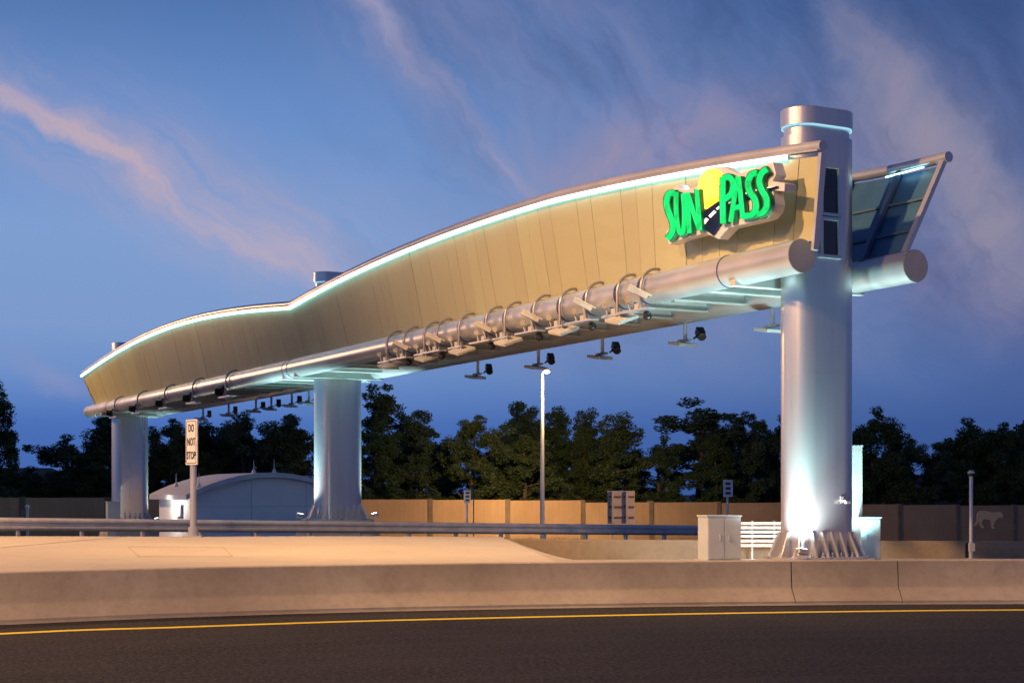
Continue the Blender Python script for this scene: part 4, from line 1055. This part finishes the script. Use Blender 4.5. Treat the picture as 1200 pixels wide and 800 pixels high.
TREES = [  # centre px, top py, width px, distance, kind, label
 (-8, 442, 70, 118, 't1', 'tall dark tree cut by the picture edge beside the dark house'),
 (82, 507, 88, 122, 'r1', 'round dark tree standing alone beside the dark house roof'),
 (128, 484, 66, 124, 't3', 'bluish tall tree partly behind the most distant column'),
 (196, 489, 70, 123, 'r2', 'tree behind the left eave of the white building, beside the sign'),
 (240, 492, 74, 128, 't1', 'dark tree above the white building just past the DO NOT STOP sign'),
 (290, 479, 84, 125, 'r3', 'broad dark tree above the middle of the arched roof'),
 (338, 484, 70, 121, 't3', 'bluish tree above the arched roof close to the middle column'),
 (372, 490, 60, 126, 'r1', 'dark tree mostly hidden by the middle column'),
 (452, 447, 62, 128, 's1', 'tall sparse tree with open crown right beside the middle column'),
 (440, 492, 72, 120, 'r1', 'dense dark tree under the tall sparse one beside the middle column'),
 (494, 479, 66, 124, 't3', 'bluish feathery tree after the tall sparse one'),
 (550, 485, 84, 119, 'r2', 'rounded olive tree behind the narrow marker sign and thin rod'),
 (606, 469, 64, 132, 't3', 'tall bluish tree just before the street lamp'),
 (612, 508, 76, 117, 'r2', 'low yellowish green tree at the foot of the street lamp'),
 (652, 474, 62, 130, 't1', 'tall dark tree just past the street lamp'),
 (686, 476, 58, 126, 't2', 'olive tree with a knob top above the big sign back'),
 (722, 481, 78, 119, 't2', 'full olive tree between the sign back and the bare gap'),
 (772, 508, 66, 122, 'r1', 'low dark tree beside the bent topped tree'),
 (818, 464, 70, 127, 's2', 'bent topped open tree above the second marker sign'),
 (838, 508, 52, 121, 't1', 'dark slim tree behind the second marker sign'),
 (868, 480, 72, 124, 'r3', 'broad bluish tree close beside the near column'),
 (912, 484, 60, 126, 'r1', 'dark tree passing behind the near column'),
 (965, 480, 60, 126, 'r2', 'tree wholly screened by the near column'),
 (1022, 475, 82, 124, 'r1', 'big dark tree just past the tall narrow box'),
 (1068, 506, 60, 122, 'r3', 'lower tree beside the gap with the violet house'),
 (1136, 488, 92, 121, 'r1', 'broad dark tree directly above the camera post'),
 (1174, 494, 66, 118, 'r2', 'olive tree rising right above the cat relief'),
 (1206, 488, 66, 124, 't1', 'dark tree cut by the picture edge past the cat relief'),
]
used = set()
def place_tree(px, py, wpx, Y, kind, label, group, seed):
    rg = random.Random(seed); pr = protos[kind]; Yw = wall_pt(wall_t(px)).y; p = P(px, 0, Yw + 7 + max(0, Y-117)*.7); Yt = p.y; gz = ground_z(p.x, Yt) - .1
    h = z_at(py, Yt) - gz; sz = h/pr['h']; sx = (wpx/F*Yt)*1.06/pr['w']
    if kind not in used:
        used.add(kind); o = pr; o.location = (p.x, Yt, gz); o.rotation_euler = (0, 0, rg.uniform(0, 6.28)); o.scale = (sx, sx, sz); tag(o, label, 'tree', group)
    else:
        o = copy_thing(pr, (p.x, Yt, gz), rg.uniform(0, 6.28), (sx, sx, sz), label, group); o['category'] = 'tree'
    return o
for i, t in enumerate(TREES): place_tree(*t, 'trees beyond the sound wall', 100+i)
back = [(40,545,80),(105,530,70),(165,512,70),(215,515,80),(265,512,70),(315,508,70),(400,520,70),(470,512,60),(522,518,56),(578,520,56),(632,512,60),(668,515,60),(700,512,60),(848,520,50),(890,512,60),(1000,510,60),(1046,522,50),(1120,515,50),(1158,512,60),(1196,512,60)]
for i, (px, py, wp) in enumerate(back):
    place_tree(px, py, wp, 136 + (i*7) % 9, ['r1','t1','r3','t3','r2'][i % 5], 'dim tree filling a gap in the row behind the front trees', 'back row of trees', 300+i)
for k_ in list(protos):
    if k_ not in used: print('unused', k_)

# ------------------------------------------------------------------ grass along the guardrail foot
rg = random.Random(4); vs, fs = [], []
for i in range(9000):
    t_ = rg.uniform(-30, 30); v_ = rg.uniform(-1.5, 4); q = RO + RD*t_ + RN*v_
    cl = math.sin(q.x*1.3) + math.sin(q.x*.41+2) + rg.uniform(-1, 1)
    if cl < .1 or q.y < 44.8: continue
    z = ground_z(q.x, q.y); h_ = rg.uniform(.08, .30); a_ = rg.uniform(0, 3.14); dx = Vector((math.cos(a_), math.sin(a_), 0))*.02; ln = Vector((rg.gauss(0,.06), rg.gauss(0,.06), h_)); b_ = len(vs)
    vs += [q + UP*z - dx, q + UP*z + dx, q + UP*z + ln]; fs.append((b_, b_+1, b_+2))
me = bpy.data.meshes.new('grass'); me.from_pydata([tuple(v) for v in vs], [], fs)
me.materials.append(mat('grass_blades', rough=.8, fn=vary((.05,.075,.015), (.11,.12,.03), 1.5)))
o = bpy.data.objects.new('grass', me); COL.objects.link(o); tag(o, kind='stuff')
